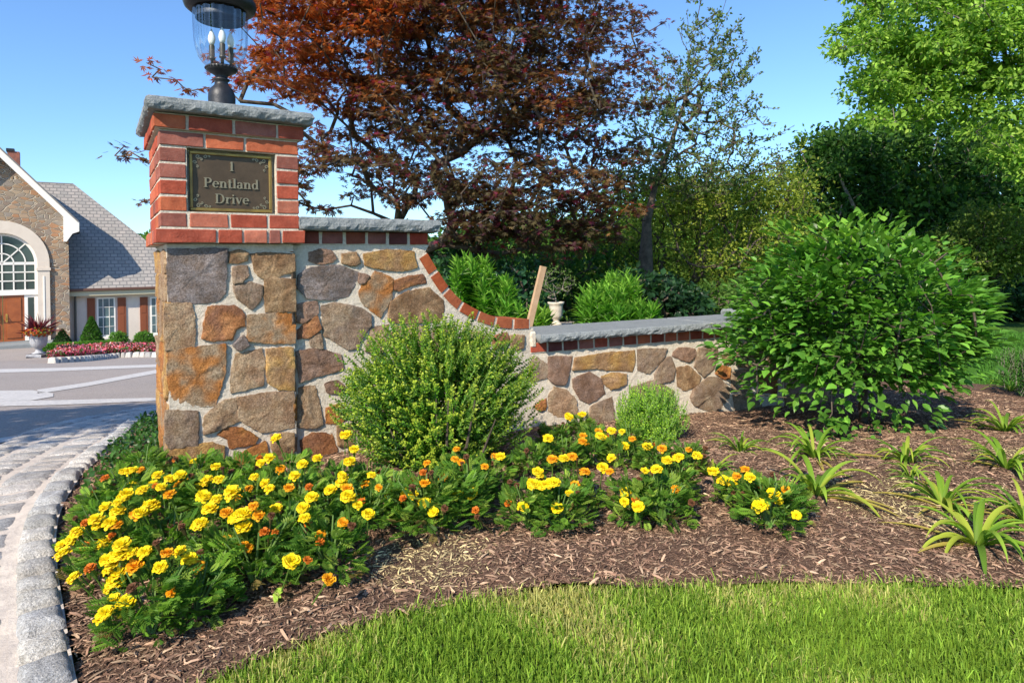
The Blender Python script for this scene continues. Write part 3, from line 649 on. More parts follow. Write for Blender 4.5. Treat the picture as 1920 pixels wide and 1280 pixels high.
mb.lathe([(.104, zz(38)), (.107, zz(22)), (.09, zz(21))], (ctr.x, ctr.y, 0), 40, cap=False)
mb.build('lantern_roof', IRON, lan, smooth=True, color=False)
mb = MB(); mb.tube([(ctr.x, ctr.y, zz(126)), (ctr.x, ctr.y, zz(20))], .003, 6); mb.build('centre_rod', IRON, lan, color=False)
SOCK = M('candle_socket', (.10, .09, .08), .4, .5, metal=.5); BULB = M('frosted_bulb', (.85, .83, .78), .25, .5)
for (dx_, dy_) in ((-.037, -.01), (.02, -.03), (.03, .032)):
    cx, cy = ctr.x+dx_, ctr.y+dy_
    mb = MB(); mb.lathe([(.006, zz(122)), (.006, zz(113)), (.014, zz(112)), (.015, zz(109)), (.012, zz(108)), (.012, zz(86)), (.010, zz(85))], (cx, cy, 0), 16); mb.build('candle_socket', SOCK, lan, smooth=True, color=False)
    mb = MB(); mb.lathe([(.008, zz(85)), (.013, zz(80)), (.016, zz(74)), (.014, zz(68)), (.008, zz(61)), (.002, zz(55))], (cx, cy, 0), 16); mb.build('candle_bulb', BULB, lan, smooth=True, color=False)
# --- garden wall: mid part, swoop, low part
sb = .045; fm = Face((PA+Wd*PW-Nf*sb), Wd, Nf); WT = .34
tS = fm.uv(801, 462)[0]; tE = fm.uv(994, 600)[0]
A2 = fm.P(tE, 0).xy; D2 = Vector((.9, .43)).normalized(); N2 = Vector((D2.y, -D2.x)); f2 = Face(A2, D2, N2); LEN2 = 2.05
SW = [fm.uv(*p) for p in ((799, 472), (817, 502), (839, 536), (864, 563), (897, 582), (929, 594), (963, 598), (994, 598))]
wl = thing('garden_wall', 'low fieldstone garden wall that swoops down from the pillar under bluestone and brick', 'wall', (A2.x, A2.y, 0))
SWs = resample([Vector((a, z, 0)) for a, z in SW], .02); BT = .052
inner = [p for p in off(SWs, -BT)]
poly = [(-.035, -.4)]+[(-.035, ZB-.001)]+[(tS+.01, ZB)]+[(p.x, p.y) for p in inner[1:]]+[(tE+.02, inner[-1].y), (tE+.02, -.4)]
mb = MB(); n = len(poly); V = [fm.P(a, z, 0) for a, z in poly]+[fm.P(a, z, -WT) for a, z in poly]
mb.add(V, [tuple(range(n)), tuple(range(2*n-1, n-1, -1))]+[(i, i+n, (i+1) % n+n, (i+1) % n) for i in range(n)])
ZC2 = EYE-.43; zb2 = ZC2-.062
mb.box(f2.P(.004, -.5, 0), V3(D2)*LEN2, V3(N2)*-WT, (0, 0, zb2+.5)); mb.box(f2.P(.0, zb2, .004), V3(D2)*(LEN2-.01), V3(N2)*-(WT-.016), (0, 0, .06))
mb.box(fm.P(0, ZB, .004), V3(Wd)*(tS-.005), V3(Nf)*-(WT-.02), (0, 0, .058))
mb.box(f2.P(-.004, zb2+.03, .012), V3(D2)*.04, V3(N2)*-.32, (0, 0, .092), ch=.01)   # pale mortar plug where the cap starts
# mortar bed under the swoop bricks
q1 = off(SWs, -.002); q2 = off(SWs, -BT-.004); V = [fm.P(p.x, p.y, .002) for p in q1+q2]+[fm.P(p.x, p.y, -WT+.01) for p in q1+q2]; m = len(q1)
mb.add(V, [(i, i+1, m+i+1, m+i) for i in range(m-1)]+[(i, 2*m+i, 2*m+i+1, i+1) for i in range(m-1)]+[(m-1, 3*m-1, 4*m-1, 2*m-1)])
mb.build('mortar', MORTAR, wl, color=False)
bk = MB()
cu = [0]+[tS*(i)/5.6 for i in range(1, 6)]+[tS]; cu = [0.0]+[fm.uv(540+x/6.4, 450)[0] for x in (385, 670, 938, 1188, 1440)]+[tS]
course(bk, fm, 0, tS, ZB+.003, .056, .2, .008, cuts=cu, gap=.016, cols=BD)
nb = 7; tot = (len(SWs)-1); e = [0, 1, 2, 3, 4, 5, 6, 7]
for i in range(nb):
    s0, s1 = i/nb*tot, (i+1)/nb*tot; a, b = s0+.45, s1-.45; outA = off(SWs, 0); inA = off(SWs, -BT)
    def at(L, s): k = min(int(s), len(L)-2); return L[k].lerp(L[k+1], s-k)
    pts = [at(outA, a), at(outA, (a+b)/2), at(outA, b), at(inA, b), at(inA, (a+b)/2), at(inA, a)]
    o = .006+random.uniform(-.002, .002); V = [fm.P(p.x, p.y, o) for p in pts]+[fm.P(p.x, p.y, o-.1) for p in pts]+[fm.P(p.x, p.y, o-.115) for p in pts]+[fm.P(p.x, p.y, -WT) for p in pts]
    Fc = []
    for q in (0, 12): Fc += [(q, q+5, q+4, q+1), (q+1, q+4, q+3, q+2), (q+6, q+7, q+10, q+11), (q+7, q+8, q+9, q+10)]+[(q+k, q+(k+1) % 6, q+6+(k+1) % 6, q+6+k) for k in range(6)]
    bk.add(V, Fc, tuple(np.array(random.choice([(.42, .12, .045), (.38, .10, .04), (.40, .13, .06)]))*random.uniform(.9, 1.1)))
a = 0; cu = [0]
while a < LEN2: a += .102*random.uniform(.95, 1.05); cu.append(a)
course(bk, f2, 0, LEN2, zb2+.003, .055, .2, .008, cuts=cu, gap=.013, cols=BR+BD[:2])
bk.build('brickwork', BRICK, wl)
st = MB()
traced(st, fm, 540, 400, 3.4286, [('m', (145, 255, 200, 240, 270, 245, 300, 290, 280, 310, 180, 318, 140, 300)), ('n', (355, 265, 430, 258, 455, 320, 400, 328, 355, 315)), ('y', (490, 260, 640, 240, 800, 245, 822, 345, 760, 365, 560, 350, 500, 335)),
 ('g', (70, 400, 150, 350, 330, 340, 445, 380, 440, 430, 380, 530, 290, 550, 130, 540, 70, 480)), ('m', (460, 390, 510, 405, 485, 445, 460, 440)), ('R', (480, 470, 560, 385, 600, 390, 670, 430, 650, 560, 590, 660, 490, 580, 460, 520)),
 ('r', (690, 430, 860, 392, 880, 450, 780, 460, 720, 495, 690, 490)), ('n', (660, 570, 760, 510, 900, 485, 990, 560, 1000, 610, 980, 690, 860, 700, 700, 700, 650, 690)), ('u', (220, 600, 300, 580, 450, 610, 520, 650, 525, 720, 460, 800, 440, 860, 380, 865, 330, 830, 235, 780)),
 ('m', (60, 590, 180, 570, 185, 640, 90, 700, 60, 690)), ('r', (70, 750, 180, 660, 205, 740, 130, 790, 70, 800)), ('u', (145, 800, 205, 770, 215, 860, 150, 850)), ('m', (60, 890, 200, 875, 330, 910, 350, 1000, 180, 1040, 80, 1080)), ('m', (240, 1100, 310, 1080, 360, 1110, 340, 1150, 260, 1150)),
 ('t', (500, 880, 540, 740, 640, 720, 600, 900)), ('t', (680, 730, 860, 730, 900, 900, 760, 960, 650, 880)), ('m', (940, 740, 1060, 740, 1100, 880, 1000, 950, 920, 880)), ('t', (1130, 760, 1240, 770, 1260, 880, 1160, 900)), ('r', (1310, 800, 1400, 770, 1410, 830, 1330, 870)), ('n', (1430, 790, 1510, 790, 1505, 860, 1440, 870))])
traced(st, fm, 260, 440, 2.6667, [('t', (800, 770, 880, 760, 915, 940, 860, 960, 795, 950)), ('r', (815, 1030, 870, 995, 960, 1000, 980, 1060, 985, 1130, 880, 1145, 820, 1110)), ('o', (945, 870, 1000, 850, 1050, 900, 1000, 940, 945, 935)), ('n', (995, 960, 1067, 950, 1067, 1050, 1000, 1050)), ('m', (900, 1165, 980, 1160, 990, 1240, 905, 1250)), ('t', (1100, 940, 1200, 930, 1220, 1050, 1110, 1080)), ('n', (1020, 1090, 1150, 1100, 1130, 1220, 1020, 1230))])
traced(st, f2, 960, 480, 3.765, [('u', (130, 750, 180, 725, 240, 770, 240, 850, 150, 880, 130, 850)), ('m', (260, 715, 420, 712, 405, 790, 370, 900, 300, 895, 260, 860)), ('y', (450, 715, 560, 700, 860, 665, 868, 750, 840, 815, 600, 790, 430, 805)), ('u', (890, 662, 1085, 655, 1060, 720, 970, 820, 890, 800)),
 ('u', (1080, 720, 1120, 715, 1145, 800, 1130, 870, 1010, 900, 1010, 830)), ('m', (1140, 680, 1180, 650, 1280, 655, 1290, 700, 1240, 740, 1170, 720, 1135, 705)), ('u', (1300, 700, 1320, 655, 1440, 645, 1450, 690, 1420, 790, 1350, 845, 1290, 780)), ('m', (430, 870, 540, 825, 620, 870, 650, 970, 540, 1035, 480, 1000, 435, 920)),
 ('y', (635, 850, 700, 830, 800, 835, 800, 900, 700, 935, 650, 900)), ('t', (260, 990, 300, 930, 370, 945, 440, 1010, 455, 1110, 330, 1130, 265, 1090)), ('n', (1165, 790, 1240, 780, 1320, 850, 1310, 900, 1220, 945, 1170, 910)), ('u', (1280, 940, 1380, 860, 1450, 860, 1530, 930, 1530, 1000, 1470, 1080, 1400, 1090, 1290, 1050, 1260, 1000)),
 ('o', (1450, 800, 1475, 775, 1535, 790, 1530, 860, 1500, 865, 1440, 830)), ('n', (1480, 700, 1550, 690, 1560, 750, 1500, 755)), ('u', (1555, 820, 1700, 800, 1710, 900, 1640, 950, 1550, 950)), ('u', (560, 1060, 700, 1000, 720, 1150, 600, 1200, 540, 1150)), ('o', (170, 1050, 235, 1010, 230, 1080, 180, 1080)), ('u', (840, 930, 1000, 880, 1130, 950, 1120, 1070, 920, 1120)), ('t', (1580, 680, 1760, 650, 1760, 780, 1600, 780)), ('m', (1800, 640, 1960, 630, 1960, 800, 1810, 790)), ('r', (1740, 830, 1930, 830, 1930, 960, 1760, 960)), ('u', (1560, 980, 1690, 970, 1760, 1060, 1580, 1100)), ('g', (640, 1180, 800, 1170, 820, 1260, 660, 1270))])
st.build('stonework', STONE, wl, smooth=True)
slab('cap_slab', None, .0, tS+.045, -WT-.04, .06, ZB+.062, ZB+.122, wl, fm, seed=9)
slab('cap_slab', None, .03, 1.26, -WT-.045, .065, ZC2, ZC2+.046, wl, f2, seed=17, rough=.009)
slab('cap_slab', None, 1.272, 1.9, -WT-.055, .065, ZC2, ZC2+.046, wl, f2, seed=29, rough=.009)
mb = MB(); mb.box(f2.P(1.255, ZC2+.006, .058), V3(D2)*.022, V3(N2)*-(WT+.09), (0, 0, .037)); mb.build('mortar_joint', MORTAR, wl, color=False)
# end pier behind the large shrub
fp = Face(f2.P(LEN2-.16, 0, .06).xy, D2, N2); zp = ZC2+.03; p_ = fp.P(.22, 0, -.2)
pier = thing('end_pier', 'short stone pier closing the low wall, hidden behind the broad green shrub', 'pier', (p_.x, p_.y, float(gz(p_.x, p_.y))))
mb = MB(); mb.box(fp.P(0, -.5, 0), V3(D2)*.45, V3(N2)*-.46, (0, 0, zp+.5)); mb.build('mortar', MORTAR, pier, color=False)
st = MB(); rubble(st, fp, .01, .44, -.25, zp-.01, ['u', 't', 'm', 'n'], rowh=.13, colw=.17); st.build('stonework', STONE, pier, smooth=True)
slab('cap_slab', None, -.05, .5, -.51, .05, zp, zp+.05, pier, fp, seed=41)
# wooden stake leaning behind the swoop
WOODM = M('raw_timber', (.50, .33, .20), .8, .2, var=(.40, .25, .14), vs=18, bump=[(60, .001)])
b0 = PX(988, 620, 3.98); t0 = PX(1017, 499, 3.98); ax = (t0-b0).normalized(); b0 = b0-ax*.45
sd_ = Vector((.9, .43, 0)).normalized(); sd_ = (sd_-ax*sd_.dot(ax)).normalized(); fr_ = ax.cross(sd_)
sk = MB(); sk.box(b0-sd_*.02, sd_*.04, fr_*-.022, ax*(t0-b0).length, ch=.001); o = sk.build('wooden_stake', WOODM, color=False); props(o, 'raw timber stake leaning up behind the brick swoop of the wall', 'stake')
# ------------------------------------------------------------------ house
HD = Vector((math.cos(R(35.5)), math.sin(R(35.5)), 0)); HN = Vector((HD.y, -HD.x, 0)); h0 = PX(131, 600, 29); HZ = float(gz(-20, 29))-.05
house = thing('house', 'stone house with arched window over timber double doors and a slate roofed side wing', 'house', (h0.x, h0.y, HZ))
class HF:
    def __init__(s, A, D, N): s.A, s.D, s.N = Vector((A.x, A.y, 0)), D, N
    def P(s, a, z, n=0): return s.A+s.D*a+s.N*n+Vector((0, 0, z))
    def uv(s, px, py):
        u, v = ray(px, py); d = (s.A.x*s.N.x+s.A.y*s.N.y)/(u*s.N.x+s.N.y); p = Vector((u*d, d, EYE+v*d)); return ((p-s.A).dot(s.D), p.z)
hg = HF(h0, HD, HN)       # gable plane; a<0 to the left
hw = HF(h0-HN*.8, HD, HN)  # wing plane, set back
STW = bpy.data.materials.new('house_stone'); STW.use_nodes = True; t_ = STW.node_tree; nn = t_.nodes; L_ = t_.links; b_ = nn['Principled BSDF']; b_.inputs['Roughness'].default_value = .9
tc = nn.new('ShaderNodeTexCoord'); mp = nn.new('ShaderNodeMapping'); mp.inputs['Scale'].default_value = (3.4, 3.4, 6.0); nz_ = nn.new('ShaderNodeTexNoise'); nz_.inputs['Scale'].default_value = 3
va = nn.new('ShaderNodeVectorMath'); va.operation = 'MULTIPLY_ADD'; va.inputs[1].default_value = (.35,)*3
L_.new(tc.outputs['Object'], nz_.inputs['Vector']); L_.new(nz_.outputs['Color'], va.inputs[0]); L_.new(tc.outputs['Object'], mp.inputs[0]); L_.new(mp.outputs[0], va.inputs[2])
v1 = nn.new('ShaderNodeTexVoronoi'); v1.feature = 'DISTANCE_TO_EDGE'; v2 = nn.new('ShaderNodeTexVoronoi')
for v_ in (v1, v2): v_.inputs['Scale'].default_value = 1.0; L_.new(va.outputs[0], v_.inputs['Vector'])
rp = nn.new('ShaderNodeValToRGB'); rp.color_ramp.elements[0].color = (.22, .14, .09, 1); rp.color_ramp.elements[1].color = (.36, .27, .18, 1); e_ = rp.color_ramp.elements.new(.5); e_.color = (.30, .21, .13, 1); e_ = rp.color_ramp.elements.new(.85); e_.color = (.36, .18, .09, 1); e_ = rp.color_ramp.elements.new(.3); e_.color = (.26, .22, .18, 1)
sx_ = nn.new('ShaderNodeSeparateColor'); L_.new(v2.outputs['Color'], sx_.inputs[0]); L_.new(sx_.outputs[0], rp.inputs[0])
mr = nn.new('ShaderNodeMapRange'); mr.inputs[1].default_value = .02; mr.inputs[2].default_value = .07; L_.new(v1.outputs['Distance'], mr.inputs[0])
mx = nn.new('ShaderNodeMix'); mx.data_type = 'RGBA'; L_.new(mr.outputs[0], mx.inputs[0]); mx.inputs[6].default_value = (.50, .42, .32, 1); L_.new(rp.outputs[0], mx.inputs[7]); L_.new(mx.outputs[2], b_.inputs['Base Color'])
bp = nn.new('ShaderNodeBump'); bp.inputs['Distance'].default_value = .06; L_.new(mr.outputs[0], bp.inputs['Height']); L_.new(bp.outputs[0], b_.inputs['Normal'])
TRIM = M('white_trim', (.78, .74, .67), .6, .3); STUCCO = M('stucco', (.66, .58, .50), .9, .2, var=(.60, .52, .45), vs=1.5, bump=[(20, .01)])
PREC = M('cast_stone', (.66, .57, .47), .85, .2, var=(.60, .51, .42), vs=2)
DOORW = M('varnished_door', (.36, .10, .025), .35, .5, var=(.24, .06, .015), vs=3, coat=.3); SHUT = M('shutter_paint', (.22, .065, .028), .6, .3)
GLASS = M('window_glass', (.03, .05, .045), .08, .8); GLASS2 = M('curtained_glass', (.10, .16, .17), .15, .7, var=(.06, .1, .11), vs=2.5); BRASS = M('brass', (.7, .45, .12), .3, .5, metal=.9)
ROOF = bpy.data.materials.new('slate_roof'); ROOF.use_nodes = True; t_ = ROOF.node_tree; nn = t_.nodes; L_ = t_.links; b_ = nn['Principled BSDF']; b_.inputs['Roughness'].default_value = .8
uvn = nn.new('ShaderNodeUVMap'); br = nn.new('ShaderNodeTexBrick'); br.inputs['Scale'].default_value = 1; br.inputs['Color1'].default_value = (.34, .30, .27, 1); br.inputs['Color2'].default_value = (.26, .24, .22, 1); br.inputs['Mortar'].default_value = (.17, .16, .155, 1)
br.inputs['Brick Width'].default_value = .3; br.inputs['Row Height'].default_value = .22; br.inputs['Mortar Size'].default_value = .02; br.inputs['Bias'].default_value = .1
L_.new(uvn.outputs[0], br.inputs['Vector']); L_.new(br.outputs['Color'], b_.inputs['Base Color']); bp = nn.new('ShaderNodeBump'); bp.inputs['Distance'].default_value = .04; bp.invert = True; L_.new(br.outputs['Fac'], bp.inputs['Height']); L_.new(bp.outputs[0], b_.inputs['Normal'])
def hbox(f, a0, a1, z0, z1, n0, n1, name, mat, parent):
    mb = MB(); mb.box(f.P(a0, z0, n0), f.D*(a1-a0), f.N*(n1-n0), (0, 0, z1-z0)); return mb.build(name, mat, parent, color=False)
def hpoly(f, pts, n0, n1, name, mat, parent):
    n = len(pts); V = [f.P(a, z, n1) for a, z in pts]+[f.P(a, z, n0) for a, z in pts]
    return mk(name, V, [tuple(range(n)), tuple(range(2*n-1, n-1, -1))]+[(i, i+n, (i+1) % n+n, (i+1) % n) for i in range(n)], mat, parent)
gc_ = hg.uv(-3, 290)[0]; gw = 2*gc_
eave = hg.uv(131, 412)[1]; apex = hg.uv(-3, 282)[1]; sl_ = (apex-eave)/(-gc_)
def roofsheet(name, quads, mat, parent, th=.08):
    o = None; V = []; Fc = []; UV = []
    for q in quads:
        q = [Vector(p) for p in q]; nrm = (q[1]-q[0]).cross(q[-1]-q[0]).normalized(); 
        if nrm.z < 0: nrm = -nrm
        k = len(V); m = len(q); V += q+[p-nrm*th for p in q]; u = (q[1]-q[0]).normalized(); v = nrm.cross(u)
        Fc.append(tuple(range(k, k+m))); UV += [((p-q[0]).dot(u), (p-q[0]).dot(v)) for p in q]
        Fc.append(tuple(range(k+2*m-1, k+m-1, -1))); UV += [(0, 0)]*m
        for i in range(m): Fc.append((k+i, k+m+i, k+m+(i+1) % m, k+(i+1) % m)); UV += [(0, 0)]*4
    o = mk(name, V, Fc, mat, parent); uvl = o.data.uv_layers.new(name='UVMap'); uvl.data.foreach_set('uv', np.array(UV, np.float32).ravel()); return o
# gable wall with the arch opening cut as outline (left and right halves)
acx, acz = hg.uv(3, 494); aR = hg.uv(93, 494)[0]-acx; aRz = hg.uv(3, 414)[1]-acz; iR = hg.uv(70, 494)[0]-acx; iRz = hg.uv(3, 437)[1]-acz
ar = [(acx+aR*math.cos(R(t)), acz+aRz*math.sin(R(t))) for t in range(0, 181, 10)]
hpoly(hg, [(0, HZ-.3), (0, eave), (acx, eave-sl_*acx if False else eave+sl_*(-acx) if acx > gc_ else apex), ]+[(acx, acz+aRz)]+ar[9::-1]+[(acx+aR, HZ-.3)], -.3, 0, 'wall', STW, house)
hpoly(hg, [(acx, acz+aRz), (acx, eave+sl_*(-acx) if acx > gc_ else apex), (gc_, apex) if acx > gc_ else (acx-.01, apex-.01), (gw, eave), (gw, HZ-.3), (acx-aR, HZ-.3)]+ar[:8:-1], -.3, 0, 'wall', STW, house)
hbox(HF(hg.P(0, 0), -HN, HD), .3, .8, HZ-.3, eave, -.3, -.002, 'side_wall', STW, house)
# cast-stone surround
arc_o = [(acx+aR*math.cos(R(t)), acz+aRz*math.sin(R(t))) for t in range(0, 181, 6)]; arc_i = [(acx+iR*math.cos(R(t)), acz+iRz*math.sin(R(t))) for t in range(0, 181, 6)]
m = len(arc_o); V = [hg.P(a, z, n_) for n_ in (.08, -.3) for a, z in arc_o+arc_i]
mk('arch_surround', V, [(i, i+1, m+i+1, m+i) for i in range(m-1)]+[(m+i, m+i+1, 3*m+i+1, 3*m+i) for i in range(m-1)]+[(i, 2*m+i, 2*m+i+1, i+1) for i in range(m-1)], PREC, house)
sz_ = hg.uv(80, 507)[1]
for sg in (-1, 1):
    a0, a1 = sorted((acx+sg*iR, acx+sg*aR))
    pi_ = hbox(hg, a0, a1, HZ-.2, acz-.003, -.3, .10, 'door_pilaster', PREC, house); hbox(hg, a0-.04, a1+.04, sz_, sz_+.12, -.2, .14, 'capital', PREC, pi_); hbox(hg, (a0+a1)/2-.03, (a0+a1)/2+.03, HZ+.6, sz_-.25, .101, .12, 'moulding', TRIM, pi_)
# glazing
gm = HF(hg.P(0, 0, -.2), HD, HN); wb = hg.uv(40, 543)[1]; db = hg.uv(40, 553)[1]
pts = [(acx+iR*math.cos(R(t)), acz+iRz*math.sin(R(t))) for t in range(0, 181, 6)]+[(acx-iR, wb), (acx+iR, wb)]
win = hpoly(gm, pts, -.03, 0, 'arched_window', GLASS, house)
mb = MB(); wv = .05
def bar(f, x0, z0, x1, z1, w_=.05, d_=.04):
    a = Vector((x0, z0)); b = Vector((x1, z1)); t = (b-a).normalized(); nn_ = Vector((-t.y, t.x))*w_/2
    q = [a+nn_, b+nn_, b-nn_, a-nn_]; V = [f.P(p.x, p.y, n_) for n_ in (d_, .002) for p in q]
    mb.add(V, [(0, 1, 2, 3), (0, 4, 5, 1), (1, 5, 6, 2), (2, 6, 7, 3), (3, 7, 4, 0)])
rows = [acz, acz-(acz-wb)/3, acz-2*(acz-wb)/3]
for i, z in enumerate(rows): bar(gm, acx-iR, z, acx+iR, z, .12 if i == 0 else .05)
for k in range(-3, 4):
    if k: bar(gm, acx+k*iR/3.15, wb, acx+k*iR/3.15, acz)
bar(gm, acx, wb, acx, acz+iRz)
for t in (45, 135): bar(gm, acx, acz, acx+iR*math.cos(R(t)), acz+iRz*math.sin(R(t)))
for fr_ in (.33, .66):
    q = [(acx+fr_*iR*math.cos(R(t)), acz+fr_*iRz*math.sin(R(t))) for t in range(0, 181, 12)]
    for i in range(len(q)-1): bar(gm, *q[i], *q[i+1])
q = [(acx+.965*iR*math.cos(R(t)), acz+.965*iRz*math.sin(R(t))) for t in range(0, 181, 6)]
for i in range(len(q)-1): bar(gm, *q[i], *q[i+1], .13, .06)
for sg in (-1, 1): bar(gm, acx+sg*.965*iR, wb, acx+sg*.965*iR, acz, .13, .06)
mb.build('glazing_bars', TRIM, win, color=False)
hbox(gm, acx-iR, acx+iR, db, wb, -.05, .10, 'transom', TRIM, house)
dx0, dx1 = acx, hg.uv(46, 600)[0]; dw = dx1-dx0; FB = HZ+.32
for sg in (-1, 1):
    a0, a1 = sorted((acx+sg*.01, acx+sg*dw)); d_ = hbox(gm, a0, a1, FB, db, -.06, .02, 'front_door', DOORW, house)
    mb = MB()
    for (z0, z1) in ((.06, .38), (.42, .94)):
        for (c0, c1) in ((.14, .86),): mb.box(gm.P(a0+(a1-a0)*c0, FB+(db-FB)*z0, .021), HD*((a1-a0)*(c1-c0)), HN*.03, (0, 0, (db-FB)*(z1-z0)), ch=.02)
    mb.build('door_panel', DOORW, d_, color=False)
    hx = acx+sg*.13; mb = MB(); mb.box(gm.P(hx-.035, FB+.85, .03), HD*.07, HN*.05, (0, 0, .36), ch=.01); mb.tube([gm.P(hx, FB+1.1, .08), gm.P(hx, FB+1.02, .14), gm.P(hx, FB+.94, .08)], .018); mb.build('door_handle', BRASS, d_, color=False)
    a0, a1 = sorted((acx+sg*dw, acx+sg*iR)); s_ = hbox(gm, a0, a1, FB, db, -.05, .04, 'sidelight', TRIM, house); wq = (a1-a0)
    hbox(gm, a0+wq*.25, a1-wq*.3, FB+.5, db-.12, .041, .05, 'pane', GLASS, s_)
hbox(gm, acx-iR-.1, acx+iR+.1, HZ-.2, FB, -.1, .15, 'threshold', SLATE, house)
# rakes, roof
rk = HF(hg.P(0, 0, .35), HD, HN); ov = .42; zr = eave+.05
for sg in (1, -1):
    b_ = gc_-sg*gc_ + sg*ov if sg == 1 else gw-ov
    a_e = (0+ov) if sg == 1 else gw-ov; z_e = eave-ov*sl_
    r0, r1 = rk.uv(-3, 273), rk.uv(148, 416); r2, r3 = rk.uv(123, 410), rk.uv(-3, 291); P = [(gc_, r0[1]), r1, r2, (gc_, r3[1])]
    if sg == -1: P = [(2*gc_-a, z) for a, z in P][::-1]
    hpoly(rk, P, -.12, 0, 'rake_board', TRIM, house)
hpoly(rk, [rk.uv(*q) for q in ((148.5, 416), (148.5, 434), (136, 438), (125, 453), (119, 453), (118.5, 403))], -.35, .012, 'eave_return', TRIM, house)
GD = 5.5
top = lambda n_: hg.P(gc_, apex+.47, n_)
za_, zc_ = r0[1]+.03, r1[1]+.03; ea_ = r1[0]; roofsheet('roof', [[rk.P(ea_, zc_, .03), rk.P(ea_, zc_, -GD), rk.P(gc_, za_, -GD), rk.P(gc_, za_, .03)], [rk.P(2*gc_-ea_, zc_, -GD), rk.P(2*gc_-ea_, zc_, .03), rk.P(gc_, za_, .03), rk.P(gc_, za_, -GD)]], ROOF, house, th=.06)
# chimney
hc = HF(hg.P(0, 0, -5), HD, HN); ca, cz = hc.uv(14, 300); ca2 = hc.uv(37, 300)[0]; chb = hbox(hc, ca, ca2, eave, hc.uv(26, 284)[1], -.6, 0, 'chimney', M('chimney_brick', (.33, .12, .08), .9, .2, var=(.2, .09, .07), vs=6), house)
hbox(hc, ca-.05, ca2-.2, hc.uv(26, 284)[1]+.002, hc.uv(26, 279)[1], -.65, .05, 'chimney_cap', IRON, chb)
# flood lamp under the eave
q0_ = hg.uv(141, 435); q = hg.P(q0_[0], q0_[1], .1); mb = MB(); mb.lathe([(.05, -.05), (.16, -.1), (.2, .05), (.13, .22), (.03, .25)], q, 16); mb.tube([q, hg.P(-.05, eave-.9, .1)], .04)
mb.build('flood_lamp', IRON, house, smooth=True, color=False)
# side wing: wall, eave, hip roof
we0, wz = hw.uv(200, 549); WL = hw.uv(362, 549)[0]
hbox(hw, -.3, WL, HZ-.3, wz, -.3, 0, 'wing_wall', STUCCO, house)
hbox(HF(hw.P(WL, 0), -HN, HD), .0, 6, HZ-.3, wz, -.3, 0, 'wing_end_wall', STUCCO, house)
SOFF = M('painted_soffit', (.50, .46, .32), .8); hbox(hw, .0, WL+.35, wz-.1, wz+.12, .0, .40, 'soffit', SOFF, house)
ez = wz+.2
mb = MB(); mb.box(hw.P(.0, wz+.12, .40), HD*(WL+.5), HN*.12, (0, 0, .13), ch=.02); mb.build('gutter', M('copper_gutter', (.14, .07, .05), .5, .4, metal=.3), house, color=False)
mb = MB(); mb.tube([hw.P(.22, wz, .35), hw.P(.22, wz-.3, .1), hw.P(.22, HZ, .08)], .05, 8); mb.build('downpipe', M('dark_metal', (.09, .09, .08), .5, .4), house, color=False)
# ridge height from the photograph
rs = 3.9
def wingridge(px, py, s): f_ = HF(hw.P(0, 0, -s), HD, HN); a, z = f_.uv(px, py); return a, z, s
ra, rz, _ = wingridge(137, 344, rs); EW = WL+.45
roofsheet('wing_roof', [[hw.P(-2.5, ez, .5), hw.P(EW, ez, .5), hw.P(ra, rz, -rs), hw.P(-2.5, rz, -rs)], [hw.P(EW, ez, .5), hw.P(EW, ez, -2*rs-.5), hw.P(ra, rz, -rs)], [hw.P(EW, ez, -2*rs-.5), hw.P(-2.5, ez, -2*rs-.5), hw.P(-2.5, rz, -rs), hw.P(ra, rz, -rs)]], ROOF, house)
mb = MB()

def hwin(px0, px1, py0, py1):
    a0, z1 = hw.uv(px0, py0); a1, z0 = hw.uv(px1, py1)
    o = hbox(hw, a0, a1, z0, z1, .0, .05, 'window', TRIM, house); g = .07
    for (q0, q1) in ((z0+g, (z0+z1)/2-.03), ((z0+z1)/2+.03, z1-g)): hbox(hw, a0+g, a1-g, q0, q1, .051, .06, 'pane', GLASS2, o)
    mb = MB(); W_ = a1-a0
    for k in (1, 2): mb.box(hw.P(a0+W_*k/3-.012, z0+g, .0605), HD*.024, HN*.01, (0, 0, z1-z0-2*g))
    for k in (.25, .75): mb.box(hw.P(a0+g, z0+(z1-z0)*k-.01, .0715), HD*(W_-2*g), HN*.008, (0, 0, .02))
    mb.build('glazing_bars', TRIM, o, color=False); hbox(hw, a0-.15, a1+.15, z0-.12, z0-.002, 0, .12, 'sill', TRIM, o)
def shutter(px0, px1, py0, py1):
    a0, z1 = hw.uv(px0, py0); a1, z0 = hw.uv(px1, py1); o = hbox(hw, a0, a1, z0, z1, 0, .05, 'shutter', SHUT, house); mb = MB()
    for (q0, q1) in ((.06, .52), (.57, .94)):
        H_ = z1-z0; mb.box(hw.P(a0+.07, z0+H_*q0, .0505), HD*(a1-a0-.14), HN*.012, (0, 0, H_*(q1-q0)), ch=.004)
    mb.build('panel', SHUT, o, color=False)
hwin(181, 217, 558, 629); shutter(163, 179, 559, 629); shutter(220, 237, 558, 627); hwin(281, 314, 557, 624); shutter(262, 278, 557, 625); shutter(318, 333, 557, 623)
# steps
mb = MB(); mb.box(hg.P(acx-2.6, HZ-.2, 0.11), HD*4.6, HN*1.4, (0, 0, .5), ch=.02); mb.box(hg.P(acx-2.9, HZ-.3, 1.515), HD*4.8, HN*.5, (0, 0, .42), ch=.02); q = hg.P(acx, HZ, 1)
o = mb.build('entrance_steps', SLATE, color=False); props(o, 'two broad grey stone steps below the timber front doors', 'steps')
